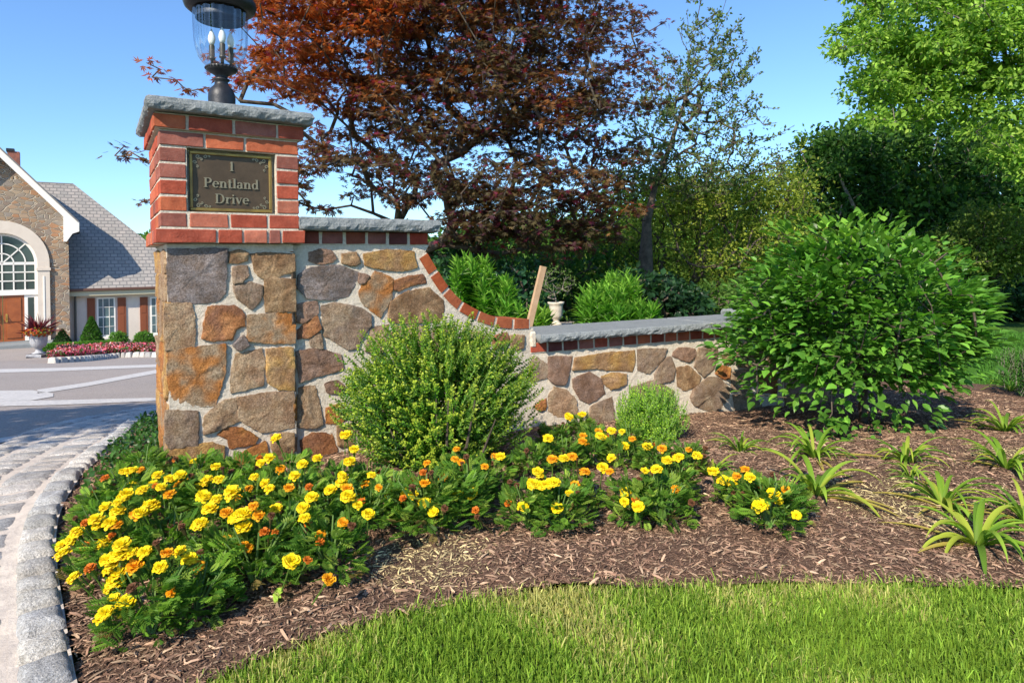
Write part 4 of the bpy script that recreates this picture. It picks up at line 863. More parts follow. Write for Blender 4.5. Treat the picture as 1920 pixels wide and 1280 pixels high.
# planted urn by the door
URN = M('cast_urn', (.42, .42, .43), .7, .3, var=(.28, .28, .3), vs=12, bump=[(40, .01)])
def urn(name, label, p, s, mat, plinth=True, panel=None):
    t = thing(name, label, 'urn', p); mb = MB()
    if plinth: mb.box((p.x-.34*s, p.y-.34*s, p.z), (.68*s, 0, 0), (0, .68*s, 0), (0, 0, .16*s), ch=.01)
    mb.lathe([(.26*s, p.z+.16*s), (.27*s, p.z+.2*s), (.14*s, p.z+.26*s), (.11*s, p.z+.36*s), (.15*s, p.z+.42*s), (.27*s, p.z+.5*s), (.33*s, p.z+.68*s), (.34*s, p.z+.95*s), (.38*s, p.z+1.05*s), (.42*s, p.z+1.1*s), (.43*s, p.z+1.14*s), (.38*s, p.z+1.15*s), (.36*s, p.z+1.05*s)], (p.x, p.y, 0), 32, flute=.02, nf=12)
    mb.build('bowl', mat, t, smooth=True, color=False); return t
up = G(73, 674); up = PX(73, 674, 22.5); up.z = float(gz(up.x, up.y)); us = .78
urn('planted_urn', 'grey classical urn on a plinth beside the entrance steps', up, us, URN)
pt = thing('potted_plant', 'spiky burgundy cordyline with orange flowers growing in the grey entrance urn', 'plant', (up.x, up.y, up.z+us*1.1)); c0 = np.array([up.x, up.y, up.z+us*1.08])
n = 150; D = rdir(n, .8); D[:, 2] = np.abs(D[:, 2]); leaves('spiky_leaves', np.repeat([c0+[0, 0, .05]], n, 0)+D*rng.uniform(0, .25, (n, 1)), D, rdir(n), rng.uniform(.3, .62, n), (np.array([[-.03, 0, 0], [.03, 0, 0], [.04, .5, .02], [0, 1, -.1], [-.04, .5, .02]]), [[0, 1, 2, 4], [2, 3, 4]]), pal(n, [(.10, .02, .035), (.16, .035, .05), (.07, .02, .03)]), LEAFR, pt)
n = 700; v = rdir(n); P = c0+v*np.array([.44, .44, .14])+[0, 0, .06]; leaves('flowers', P, rdir(n), v, .09, T_OVAL, pal(n, [(.6, .14, .02), (.16, .22, .04), (.55, .25, .03), (.25, .03, .05), (.1, .2, .04), (.4, .06, .02)]), PETAL, pt)
# ------------------------------------------------------------------ bed in front of the house
HEDG = [(.06, .15, .02), (.08, .2, .03), (.045, .11, .018)]
def bushblob(name, label, p, rx, ry, rz_, n, ls, cols, cone=False, group=None, T=T_DIAM, cat='shrub', mat=LEAF):
    t = thing(name, label, cat, p, group); v = rdir(n); v[:, 2] = np.abs(v[:, 2]); q = rng.uniform(.8, 1.03, (n, 1))
    if cone:
        h = rng.uniform(0, 1, n)**1.4; a = rng.uniform(0, 6.283, n); rr = (1-h**1.3)*q[:, 0]; P = np.stack([np.cos(a)*rr*rx, np.sin(a)*rr*ry, h*rz_], 1); v = np.stack([np.cos(a), np.sin(a), .5+0*a], 1)
    else: P = v*q*np.array([rx, ry, rz_])*(1+.12*np.array([mnoise.noise(Vector(w_*3)) for w_ in v]))[:, None]
    leaves('foliage', np.array(p)+P, unit(v+rng.normal(0, .6, (n, 3))), unit(v+rng.normal(0, .5, (n, 3))), ls, T, pal(n, cols, .2, P, 2), mat, t)
    mb = MB(); mb.lathe([(rx*.8, 0), (rx*.7, rz_*.4), (rx*.3, rz_*.75 if not cone else rz_*.6), (.01, rz_*.88)], p, 14); mb.build('stem', M('shade_core', (.02, .04, .01), 1), t, color=False); return t  # near-black solid inside the leaves: the bush's inner shade as painted colour
def HP(px, py, d): p = PX(px, py, d); p.z = float(gz(p.x, p.y)); return p
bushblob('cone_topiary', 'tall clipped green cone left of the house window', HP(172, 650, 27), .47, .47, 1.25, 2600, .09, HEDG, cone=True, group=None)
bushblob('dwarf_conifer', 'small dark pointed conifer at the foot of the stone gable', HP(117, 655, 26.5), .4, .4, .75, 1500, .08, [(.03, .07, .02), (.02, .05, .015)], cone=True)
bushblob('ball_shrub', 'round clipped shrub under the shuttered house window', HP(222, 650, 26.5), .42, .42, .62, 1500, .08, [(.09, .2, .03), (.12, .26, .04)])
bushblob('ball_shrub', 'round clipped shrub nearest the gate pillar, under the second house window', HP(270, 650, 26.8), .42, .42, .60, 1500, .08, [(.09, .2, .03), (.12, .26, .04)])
hp0, hp1 = HP(92, 668, 24), HP(212, 660, 25)
t = thing('low_hedge', 'low clipped bright green hedge behind the pink flowers', 'hedge', (hp0+hp1)/2); n = 7000; s_ = rng.uniform(0, 1, n); v = rdir(n); v[:, 2] = np.abs(v[:, 2])
P = np.array(hp0)+s_[:, None]*np.array(hp1-hp0)+v*np.array([.3, .5, .34]); leaves('foliage', P, v, unit(v+rng.normal(0, .5, v.shape)), .08, T_DIAM, pal(n, [(.10, .23, .03), (.14, .3, .04), (.07, .17, .03)], .2, P, 1), LEAF, t)
fb = [(88, 681), (140, 678), (200, 672), (260, 668), (300, 668), (345, 668)]; ft = [(110, 672), (150, 667), (200, 660), (260, 655), (300, 653), (345, 652)]
n = 26000; s_ = rng.uniform(0, 4.999, n); k = s_.astype(int); A = np.array([[G(*q).x, G(*q).y] for q in fb]); B = np.array([[HP(q[0], q[1], 24.5).x, 24.5] for q in ft]); f_ = (s_-k)[:, None]
pa, pb = A[k]*(1-f_)+A[k+1]*f_, B[k]*(1-f_)+B[k+1]*f_; w_ = rng.uniform(0.03, 1, (n, 1)); xy = pa*(1-w_)+pb*w_; hN = np.array([mnoise.noise(Vector((a*1.2, b*1.2, 0))) for a, b in xy])
P = np.stack([xy[:, 0], xy[:, 1], gz(xy[:, 0], xy[:, 1])+.1+.2*np.sqrt(rng.uniform(0, 1, n))*(1+.5*hN)], 1)
C = pal(n, [(.55, .10, .16), (.62, .2, .24), (.04, .1, .02), (.5, .07, .12), (.06, .13, .03), (.7, .35, .38), (.35, .05, .03)], .2, P, 1.5)
o = mk('bedding_flowers', *leaf_arrays(P, rdir(n), rdir(n, 1.5), rng.uniform(.06, .11, n), T_OVAL, C)[:2], PETAL, col=np.repeat(C, 7, 0)); props(o, 'pink and white bedding flowers massed in front of the house', 'flowers', kind='stuff')
FK = resample([Vector((p[0], p[1], 0)) for p in A], .05); slab_blocks('planter_kerb', off(FK, -.12), -.14, .14, .24, .16, -.02, cols=gcol, dome=.01, ymax=40)
FK2 = resample([Vector((A[0][0], A[0][1], 0)), Vector((A[0][0]-.1, A[0][1]+1.5, 0))], .05)
# ------------------------------------------------------------------ marigolds
YL, OR, RO, BN = (.86, .70, .012), (.80, .36, .01), (.58, .16, .015), (.15, .065, .03)
def pompon(kind, rings=7, seed=0):
    r_ = np.random.default_rng(seed); V = []; Fc = []; C = []; MI = []
    def quad(P, c, mi=0):
        k = len(V); V.extend(P); C.extend([c]*len(P)); Fc.append(tuple(range(k, k+len(P)))); MI.append(mi)
    base = {'y': YL, 'o': OR, 'r': RO, 'b': BN}[kind]; Rr = {'y': .0205, 'o': .018, 'r': .014, 'b': .011}[kind]
    for k in range(rings):
        el = -12+k*(85/(rings-1)); npet = max(4, int(15*math.cos(R(el))+2)); 
        for j in range(npet):
            a = 2*math.pi*(j+.5*(k % 2))/npet+r_.normal(0, .12); rad = Rr*(1-.06*k)*r_.uniform(.85, 1.15); e = R(el+r_.normal(0, 12))
            d = np.array([math.cos(a)*math.cos(e), math.sin(a)*math.cos(e), math.sin(e)*.62]); s = np.array([-math.sin(a), math.cos(a), 0]); up = np.array([0, 0, 1.])
            w_ = rad*.36*max(.45, math.cos(e)); c = np.array(base)*r_.uniform(.82, 1.12)
            if kind == 'y' and k < 2: c = c*[1.0, .86, 1]
            m_ = d*rad*.55; t_ = d*rad+up*rad*r_.normal(.05, .12)
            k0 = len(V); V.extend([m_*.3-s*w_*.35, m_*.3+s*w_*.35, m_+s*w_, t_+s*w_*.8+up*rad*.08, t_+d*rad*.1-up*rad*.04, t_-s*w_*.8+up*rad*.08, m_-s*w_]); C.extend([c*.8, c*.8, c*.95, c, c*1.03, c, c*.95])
            Fc.append((k0, k0+1, k0+2, k0+6)); Fc.append((k0+2, k0+3, k0+4, k0+5, k0+6)); MI.extend([0, 0])
    # calyx and stalk
    n = 6; prof = [(.0025, -.11), (.0022, -.035), (.0045, -.028), (.0075, -.012), (.008, -.002)]
    for i in range(len(prof)-1):
        for j in range(n):
            a0, a1 = 2*math.pi*j/n, 2*math.pi*(j+1)/n; (r0, z0), (r1, z1) = prof[i], prof[i+1]
            quad([np.array([r0*math.cos(a0), r0*math.sin(a0), z0]), np.array([r0*math.cos(a1), r0*math.sin(a1), z0]), np.array([r1*math.cos(a1), r1*math.sin(a1), z1]), np.array([r1*math.cos(a0), r1*math.sin(a0), z1])], np.array([.13, .22, .04] if kind != 'b' else [.12, .10, .04]), 1)
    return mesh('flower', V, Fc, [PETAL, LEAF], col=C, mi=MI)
FM = {k: [pompon(k, 7 if k in 'yo' else 4, s) for s in range(6)] for k in 'yorb'}
def cv(ox, oy, sc, L): return [(ox+a/sc, oy+b/sc, k) for a, b, k in L]
FLW = []
def fl_(ox, oy, sc, s):
    for tok in s.split():
        a, b, *k = tok.split(','); FLW.append((ox+float(a)/sc, oy+float(b)/sc, k[0] if k else 'y'))
fl_(100, 780, 2.908, "385,300 440,290 415,300 570,320 635,340 690,320 590,385 550,370 495,395 480,405 430,375 400,420 380,440 350,470 350,515 285,495 235,560 240,600 310,580 345,590,o 525,480 540,495 505,520,o 455,535,o 475,525 130,640 100,670 120,625 55,700 50,750 110,880 265,695 285,680 375,700 365,750 385,680 300,780 300,840 355,860 340,900 305,940 320,810 330,1000 385,1040 400,1010 270,1090 285,1070 585,820 740,775 690,735 500,740 430,745 620,745,o 445,815,o 765,245 885,275 825,360 785,385 840,345 820,435 890,450 855,500 905,345 975,410 970,435 805,580 790,590 1015,540 1040,530 985,560 1000,548 945,525,o 1090,490,o 1120,540,o 1215,505 1035,600 1215,120 1130,255 1178,228 1095,330 1155,365 1180,395 1440,228 1357,260 1317,325 1408,440 1360,497 1370,553 1300,790 1640,180 1625,240 1590,105 1575,320 1575,365 1605,430 1665,455,o 1715,530 1510,400 1455,645,o 1580,580,o 1035,705,o 940,675,o 785,820,o 200,830,r 175,580,r 320,650,r 175,705,r 690,860,b 535,930,b 1020,640,b 1275,655,b 1365,630,b 1395,385,r 1190,540,b 640,600,b 560,690,b 700,600,b 700,585,b 1150,630,r 1065,395,o 690,370,o 635,425,o 1285,390,o 1385,785,r 1500,890,o 1060,720,o 1210,630,r")
fl_(640, 740, 3.2, "25,240 75,330 50,400 10,500 180,480 165,715 40,610 105,620,o 100,660 290,600 400,580 430,600 380,600 510,630 495,645 225,555,o 500,530,o 515,410,o 610,500,o 550,700 700,600 780,590 770,610 955,370 860,430,o 690,325,o 680,385,o 490,465,r 540,465,b 750,370,b 905,410,b 805,690,r 815,730,b 1180,460 1190,480 1180,535 1150,530 1240,535 1275,525 1205,545 1150,545 1370,590 1090,668 1295,680 1240,260 1335,380 1385,370,o 1265,385,o 1450,115 1440,120 1365,130 1450,245,o 1550,245 1570,255 1620,215 1685,220 1700,305 1745,265,o 1835,310 1620,378 1570,435 1480,300,o 1460,460,o 1610,460,o 1705,580 1700,600 1700,640 1780,670 1890,445 1820,455 1410,385,b 1330,330,b 1055,540,b 1010,520,b 620,680,b")
fl_(1240, 740, 2.824, "80,335 95,330 30,350 190,320 275,405 325,450 370,465 345,455 400,430,o 470,435 530,580 515,590 595,525 620,560 715,635 720,655 80,500,o 5,285,o 145,290,o 160,570,b 30,345")
PLN = [(285, 1195, .9), (370, 1165, .75), (215, 1085, .85), (185, 1030, .75), (320, 1070, .9), (410, 1090, .8), (240, 960, .9), (315, 990, .9), (400, 985, .9), (480, 1105, 1.0), (540, 1060, .9), (620, 1090, .9), (480, 990, .9), (560, 985, .9), (620, 1010, .9), (200, 985, .8), (270, 915, .8), (370, 925, .85), (450, 930, .85), (545, 930, .9), (640, 950, .85), (690, 1010, .85), (740, 980, .8), (800, 1005, 1.0), (850, 990, .95), (880, 960, .9), (925, 930, .8), (990, 995, .85), (1045, 995, .95), (1080, 960, .8), (1000, 900, .8), (1060, 890, .8), (1110, 880, .8), (1190, 975, .9), (1240, 985, .95), (1265, 945, .8), (1160, 880, .8), (1230, 890, .75), (1040, 850, .8), (1110, 850, .75), (1180, 850, .75), (1390, 960, .8), (1440, 1000, .95), (1470, 985, .8), (1290, 890, .7), (700, 940, .75), (860, 920, .7), (1090, 820, .7)]
def fol(seed):
    r_ = np.random.default_rng(seed); n = 185; a = r_.uniform(0, 2*np.pi, n); h = r_.uniform(0, 1, n)**.8
    rr = .105*np.sqrt(r_.uniform(.1, 1, n))*(1-.35*h**2); P = np.stack([np.cos(a)*rr, np.sin(a)*rr, .015+.125*h*(1-.3*(rr/.12)**2)], 1)
    D = unit(np.stack([np.cos(a), np.sin(a), r_.uniform(-.1, .9, n)], 1)+r_.normal(0, .35, (n, 3))); U = unit(r_.normal(0, .4, (n, 3))+[0, 0, 1.]-.0)
    C = np.array([(.10, .20, .024), (.15, .28, .03), (.07, .16, .02), (.23, .33, .05), (.09, .21, .03)])[r_.integers(0, 5, n)]*np.exp(r_.normal(0, .2, (n, 1)))
    old = r_.uniform(size=n) < (.05 if seed % 2 else .12); C[old & (h < .4)] = (.2, .15, .05)
    A = leaf_arrays(P, D, U, r_.uniform(.030, .056, n), T_FEATH, C)
    return A
FOL = [mesh('foliage', f[0], f[1], LEAF, col=f[2]) for f in (fol(s) for s in range(7))]
def stems(seed):
    r_ = np.random.default_rng(seed); mb = MB()
    for k in range(9):
        a = r_.uniform(0, 6.28); rr = r_.uniform(.03, .09); h = r_.uniform(.1, .17); mb.tube([(0, 0, -.01), (rr*.4*math.cos(a), rr*.4*math.sin(a), h*.5), (rr*math.cos(a), rr*math.sin(a), h)], [.004, .003, .002], 5)
    return mesh('stems', mb.V, mb.F, STEM)
STM = [stems(s) for s in range(3)]
plants = []
cnt = {}
def mglabel(px, py, nfl):
    return None
for i, (px, py, s) in enumerate(PLN):
    g = G(px, py); g.z = float(mulchz(np.array([g.x]), np.array([g.y]))[0])
    # keep clear of the pillar and wall faces
    for f_, lo, hi in ((f_front, -.02, PW), (fm, 0, tE), (f2, 0, 2)):
        q = g.xy-f_.A; a = q.dot(f_.D); n_ = q.dot(f_.N)
        if lo < a < hi and n_ < .10: g.x += f_.N.x*(.10-n_); g.y += f_.N.y*(.10-n_)
    plants.append([g, s, px, py, []])
for (px, py, k) in FLW:
    best = None
    for j, P in enumerate(plants):
        d = P[0].y; u, v = ray(px, py); p = Vector((u*d, d, EYE+v*d)); h = p.z-P[0].z; lat = abs(p.x-P[0].x)
        cost = lat+1.3*abs(h-.185*P[1])+(.5 if h < .05 else 0)
        if best is None or cost < best[0]: best = (cost, j, d, h)
    P = plants[best[1]]
    d = P[0].y
    # slide along the ray until the flower is at a believable height over the ground
    u, v = ray(px, py)
    for dd in (0, .03, -.03, .06, -.06, .1, -.1, .15, -.15, .2, -.2, .25):
        h = EYE+v*(d+dd)-P[0].z
        if .09 < h < .27: break
    P[4].append((Vector((u*(d+dd), d+dd, EYE+v*(d+dd))), k))
desc = {}
def where(px, py):
    if px < 300: return 'by the granite kerb' if px < 230 else 'left of the pillar'
    if px < 580: return 'below the stone pillar'
    if px < 960: return 'below the small-leaved bush'
    if px < 1150: return 'right of the small-leaved bush'
    if px < 1330: return 'below the pale feathery bush'
    return 'beside the strap-leaved clumps'
def rowof(py): return 'back' if py < 925 else 'middle' if py < 1000 else 'front'
seen = {}
order_ = sorted(range(len(plants)), key=lambda j: plants[j][2])
for P_ in plants:   # spent heads and buds low in each plant
    for _ in range(random.randrange(1, 4)):
        a = random.uniform(0, 6.28); q = P_[0]+Vector((.07*math.cos(a), .07*math.sin(a), random.uniform(.10, .16)*P_[1])); P_[4].append((q, random.choice('bbbor')))
for j in order_: seen.setdefault((where(plants[j][2], plants[j][3]), rowof(plants[j][3])), []).append(j)
ORD = ['leftmost', 'second from left', 'third from left', 'fourth from left', 'fifth from left', 'sixth from left', 'seventh from left', 'eighth from left', 'ninth from left']
for (wh, rw), js in seen.items():
    for q, j in enumerate(js):
        g, s, px, py, fls = plants[j]; ny = sum(k == 'y' for _, k in fls); nb = len(fls)-ny
        look = 'marigold with %s' % ('no open flowers' if not fls else 'one flower' if len(fls) == 1 else 'a few flowers' if len(fls) < 5 else 'many yellow flowers')
        pos = '' if len(js) == 1 else (', '+(ORD[q] if q < len(js)-1 else 'rightmost'))
        t = thing('marigold', '%s, %s row %s%s' % (look, rw, wh, pos), 'marigold', g, 'marigolds planted along the front of the bed')
        f = put('foliage', FOL[j % 7], t); q_ = .9 if px > 900 else 1.03; f.scale = (s*q_, s*q_, s*1.0); f.rotation_euler = (0, 0, j*1.7)
        o = put('stems', STM[j % 3], t); o.scale = (s,)*3
        for m_, (p, k) in enumerate(fls):
            o = put('flower', FM[k][random.randrange(6)], t, p-g); sc_ = random.uniform(.6, .98); 
            tilt = Vector(((p.x-g.x)*2.2+random.uniform(-.15, .15), (p.y-g.y)*2.2-.32+random.uniform(-.15, .1), 1)); o.rotation_euler = tilt.to_track_quat('Z', 'Y').to_euler(); o.scale = (sc_,)*3
# ------------------------------------------------------------------ strap-leaved clumps
DL = [(1388, 850, .75, 'pair of arching leaves behind the marigolds, below the end of the wall'), (1335, 895, .75, 'just left of the last marigold, with thin upright leaves'), (1527, 865, 1.05, 'larger clump in the middle of the bed, behind another like it'), (1530, 932, 1.2, 'large clump in the middle of the bed with yellow drooping outer leaves'), (1700, 872, .9, 'upright clump right of the shrub twig that touches the mulch'), (1708, 905, .55, 'small tuft directly in front of the upright clump'), (1768, 955, .9, 'narrow clump just behind the big front one'), (1832, 1025, 1.08, 'biggest and nearest clump with a broad leaf reaching left'), (1888, 882, 1.0, 'dark clump by the straw patch at the right edge'), (1885, 810, 1.05, 'dense arching clump behind the others at the right edge'), (1925, 985, .9, 'clump cut by the right edge, right of the biggest one'), (1895, 735, .8, 'thin grassy clump at the back corner of the bed')]
def strapclump(px, py, s, lab, seed):
    g = G(px, py); g.z = float(mulchz(np.array([g.x]), np.array([g.y]))[0])-.005; r_ = random.Random(seed); mb = MB()
    t = thing('daylily', 'strap-leaved green daylily, '+lab, 'daylily', g, 'daylilies set out in the mulch')
    nl = int(r_.uniform(24, 32)*(.6+.4*s)); V = []; Fc = []; C = []; px_ = g.y
    for k in range(nl):
        a = k*2.4+r_.uniform(-.4, .4); L = s*r_.uniform(.13, .25)*(g.y/2.35 if g.y > 2.35 else 1)**.35; rise = r_.uniform(.35, 1.35) if k > nl*.3 else r_.uniform(.9, 1.6)
        dead = r_.random() < .12; w0 = r_.uniform(.005, .0085)*s; dr = Vector((math.cos(a), math.sin(a), 0)); sd2 = Vector((-math.sin(a), math.cos(a), 0)); p = Vector((dr.x*.008, dr.y*.008, 0)); th = math.atan(rise*1.6) if not dead else .25
        c = np.array(r_.choice([(.18, .31, .03), (.25, .38, .045), (.13, .24, .03), (.34, .40, .05)]))*r_.uniform(.85, 1.15)
        if dead: c = np.array((.42, .34, .08))
        m = 12; curl = r_.uniform(1.3, 2.6) if not dead else .6; k0 = len(V)
        for i in range(m+1):
            u = i/m; ww = w0*(.75+.8*u if u < .35 else 1.03)*(1-max(0, (u-.45)/.55)**1.8)+.0004
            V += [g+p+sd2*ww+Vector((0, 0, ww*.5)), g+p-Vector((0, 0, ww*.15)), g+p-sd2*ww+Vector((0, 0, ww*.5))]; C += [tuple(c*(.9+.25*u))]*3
            an = th-curl*u**1.4; p = p+(dr*math.cos(an)+Vector((0, 0, math.sin(an))))*L/m
            if p.z < .004 and i > 2: p.z = .004
        for i in range(m): q = k0+3*i; Fc += [(q, q+1, q+4, q+3), (q+1, q+2, q+5, q+4)]
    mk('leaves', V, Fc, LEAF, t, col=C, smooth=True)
for i, (px, py, s, lab) in enumerate(DL): strapclump(px, py, s, lab, 40+i)
# ------------------------------------------------------------------ small-leaved evergreen bush
gb = G(830, 872); gb = Vector((gb.x, gb.y-.0, float(gz(gb.x, gb.y)))); BD_ = gb.y
t = thing('small_leaved_bush', 'dense small-leaved evergreen bush with upright shoots in front of the wall swoop', 'bush', gb)
def shoots_bush(t, blobs, nsh, root, L, lsz, cols, tipcol, spacing=.011, spread=.5, mat=LEAFG, T=T_OVAL, stemname='stems', upb=.9, clear=None, stemmat=BARKL):
    P = []; D = []; U = []; S = []; C = []; mb = MB(); tips = blob_pts(blobs, nsh, .3)
    for q in tips:
        q = Vector(q)
        if clear and clear(q): continue
        d = (q-root); d.normalize(); ax = Vector((d.x*spread, d.y*spread, max(.25, d.z*.6)+upb)).normalized(); ax = (ax+Vector(rng.normal(0, .12, 3))).normalized()
        l = L*random.uniform(.6, 1.35); st_ = q-ax*l; m = int(l/spacing); c0 = np.array(random.choice(cols)); sag = Vector(rng.normal(0, .015, 3))
        mb.tube([st_, st_+ax*l*.5+sag*.5, q+sag*.2], [.0022, .0016, .0008], 3)
        for k in range(m):
            u = k/m; p = st_+ax*l*u+sag*math.sin(u*3.1)*.5; a = k*1.57+(k % 2)*.1+random.uniform(-.5, .5); o1 = ax.orthogonal().normalized(); o2 = ax.cross(o1)
            for sg in (0, math.pi):
                dd = o1*math.cos(a+sg)+o2*math.sin(a+sg); P.append(p); D.append(dd*.8+ax*.7); U.append(ax-dd*.3+Vector(rng.normal(0, .25, 3))); S.append(lsz*(1-.35*u)*random.uniform(.8, 1.2))
                tc_ = max(0, u-.45)/.55; C.append((c0*(1-tc_)+np.array(tipcol)*tc_)*random.uniform(.8, 1.2))
    leaves('foliage', np.array(P), np.array(D), np.array(U), np.array(S), T, np.array(C), mat, t); mb.build(stemname, stemmat, t, color=False)
    return tips
def wallclear(q):
    for f_, lo, hi in ((fm, -.1, tE), (f2, 0, 2.2), (f_front, 0, PW)):
        v = q.xy-f_.A
        if lo < v.dot(f_.D) < hi and v.dot(f_.N) < .03: return True
    return False
bl = [(820, 740, 170, 130, BD_, .3), (720, 760, 100, 95, BD_-.05, .25), (930, 735, 92, 105, BD_+.08, .26), (800, 645, 125, 68, BD_, .22), (900, 650, 85, 55, BD_+.1, .2), (760, 600, 18, 22, BD_, .08), (840, 600, 30, 22, BD_, .1), (690, 640, 35, 35, BD_, .1), (820, 820, 120, 62, BD_-.05, .25), (700, 700, 60, 60, BD_-.02, .15), (985, 700, 22, 30, BD_+.15, .1), (645, 665, 20, 12, BD_, .04), (640, 760, 30, 50, BD_, .08), (625, 750, 12, 8, BD_, .03), (650, 700, 25, 25, BD_, .06), (1005, 680, 14, 30, BD_+.12, .06), (765, 585, 8, 16, BD_, .04), (850, 590, 8, 14, BD_, .04), (705, 625, 10, 22, BD_, .04), (735, 605, 8, 20, BD_, .04), (885, 590, 8, 22, BD_, .04), (940, 610, 10, 22, BD_+.1, .04), (972, 630, 10, 25, BD_+.1, .04), (665, 640, 10, 15, BD_, .04), (1012, 700, 10, 14, BD_+.12, .04), (1005, 730, 15, 25, BD_+.15, .06)]
shoots_bush(t, bl, 2900, gb+Vector((0, 0, .1)), .095, .0185, [(.10, .23, .02), (.14, .30, .025), (.075, .18, .02), (.17, .31, .03)], (.46, .52, .05), clear=wallclear, spread=1.3, upb=.6, stemmat=STEM, spacing=.010)
mb = MB()
for k in range(34):
    a = random.uniform(0, 6.28); rr = random.uniform(.1, .36); p = gb+Vector((rr*math.cos(a), rr*math.sin(a)*.7, random.uniform(.2, .42)))
    if wallclear(p): p = p+Vector((.1, -.18, 0))
    mb.tube([gb+Vector((random.uniform(-.03, .03), random.uniform(-.03, .03), -.02)), gb.lerp(p, .5)+Vector((rr*.25*math.cos(a), rr*.25*math.sin(a), -.03)), p], [.009, .006, .0025], 6)
mb.build('branches', BARK, t, color=False)
# pale feathery bush
gp = G(1215, 828); t = thing('feathery_bush', 'rounded pale green feathery bush against the low wall', 'bush', gp)
bl = [(1218, 785, 62, 42, gp.y, .2), (1190, 770, 40, 45, gp.y, .15), (1250, 765, 42, 42, gp.y+.04, .15), (1215, 735, 50, 25, gp.y, .14), (1220, 812, 50, 22, gp.y-.03, .15)]
shoots_bush(t, bl, 1300, gp, .06, .013, [(.27, .50, .035), (.33, .57, .05), (.20, .42, .03)], (.52, .68, .07), spacing=.009, mat=LEAF, T=T_DIAM, clear=wallclear, stemmat=STEM)
# ------------------------------------------------------------------ broad shrub on the right
gs_ = G(1640, 800); gs_ = Vector((gs_.x, gs_.y+.1, float(gz(gs_.x, gs_.y)))); dS = gs_.y
bl = [(1610, 595, 190, 145, dS, .66), (1490, 565, 110, 105, dS, .5), (1715, 590, 105, 110, dS+.05, .5), (1470, 665, 90, 75, dS-.05, .45), (1715, 680, 85, 75, dS, .45), (1600, 700, 150, 60, dS-.15, .5), (1520, 450, 70, 38, dS, .3), (1660, 460, 110, 50, dS, .4), (1790, 540, 60, 45, dS+.05, .3), (1400, 640, 50, 45, dS-.1, .25), (1380, 600, 30, 20, dS-.1, .15), (1450, 500, 40, 25, dS, .2), (1400, 520, 28, 14, dS, .12), (1790, 630, 28, 55, dS, .25)]
A = blob_pts(bl, 520, .45); A = A[A[:, 2] > gs_.z+.24+.08*np.abs(A[:, 0]-gs_.x)]
extra = [PX(1560, 775, dS-.45), PX(1585, 820, dS-.5), PX(1545, 800, dS-.5), PX(1660, 790, dS-.3), PX(1735, 795, dS-.35), PX(1640, 830, dS-.55), PX(1420, 740, dS-.2), PX(1475, 745, dS-.3)]
A = np.concatenate([A, np.array([tuple(p) for p in extra])])
wf = np.array([not wallclear(Vector(a)) for a in A]); A = A[wf]
t = thing('broad_shrub', 'broad dark green shrub with pointed oval leaves over the mulch at right', 'shrub', gs_)
trunks = [tuple(gs_-Vector((0, 0, .03))), tuple(gs_+Vector((-.01, 0, .08)))]
nodes, par, tips = grow(tuple(gs_), A, trunks, step=.12, seed=5, lift=.05); wood('branches', nodes, par, radii(par, .003), BARK, t, rmax=.022)
P, v = clumps(A, 23, .115, .8, .2); dirn = unit(P-np.array(gs_)-[0, 0, .35]); D = unit(dirn*1.0+v*.7+rng.normal(0, .3, P.shape)); D[:, 2] = D[:, 2]*.6+.02; D[:, 2] -= rng.uniform(-.25, .35, len(P)); U = unit(np.array([[0, 0, 1.]])+dirn*.5+rng.normal(0, .3, P.shape))
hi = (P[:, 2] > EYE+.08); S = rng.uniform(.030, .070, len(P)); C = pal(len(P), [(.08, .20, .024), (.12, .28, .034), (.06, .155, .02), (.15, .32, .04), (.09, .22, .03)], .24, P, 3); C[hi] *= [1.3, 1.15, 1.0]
T_POINT = (np.array([[0, 0, 0], [.17, .14, .06], [.27, .38, .08], [.16, .72, .04], [0, 1.05, -.12], [-.16, .72, .04], [-.27, .38, .08], [-.17, .14, .06], [0, .3, .0], [0, .68, -.02]]), [[0, 1, 2, 8], [8, 2, 3, 9], [9, 3, 4], [0, 8, 6, 7], [8, 9, 5, 6], [9, 4, 5]])
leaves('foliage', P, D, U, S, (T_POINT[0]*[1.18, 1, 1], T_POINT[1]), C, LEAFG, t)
# ground cover beside the pillar
gp_ = [(170, 905), (210, 868), (250, 835), (290, 800), (300, 895), (230, 935), (190, 960), (160, 990), (130, 1010)]
Q = [G(*q) for q in ((135, 1000), (165, 910), (205, 868), (250, 830), (290, 800), (330, 800), (330, 880), (260, 930), (200, 990))]
n = 9000; x = rng.uniform(-2.6, -1.2, n); y = rng.uniform(1.7, 4.6, n); k = inside(x, y, [(q.x, q.y) for q in Q]+[]) | (inside(x, y, MPOLY) & (y > 2.9) & (x < -1.75)); x, y = x[k], y[k]; n = len(x)
z = gz(x, y)+rng.uniform(.02, .075, n); C = pal(n, [(.04, .10, .02), (.06, .15, .025), (.03, .08, .018)], .2)
V, Fs, c = leaf_arrays(np.stack([x, y, z], 1), rdir(n, .3), rdir(n, 2), rng.uniform(.02, .035, n), T_OVAL, C); o = mk('ground_cover', V, Fs, LEAFG, col=c); props(o, 'dark green creeping ground cover between the kerb and the pillar', 'ground cover', kind='stuff')
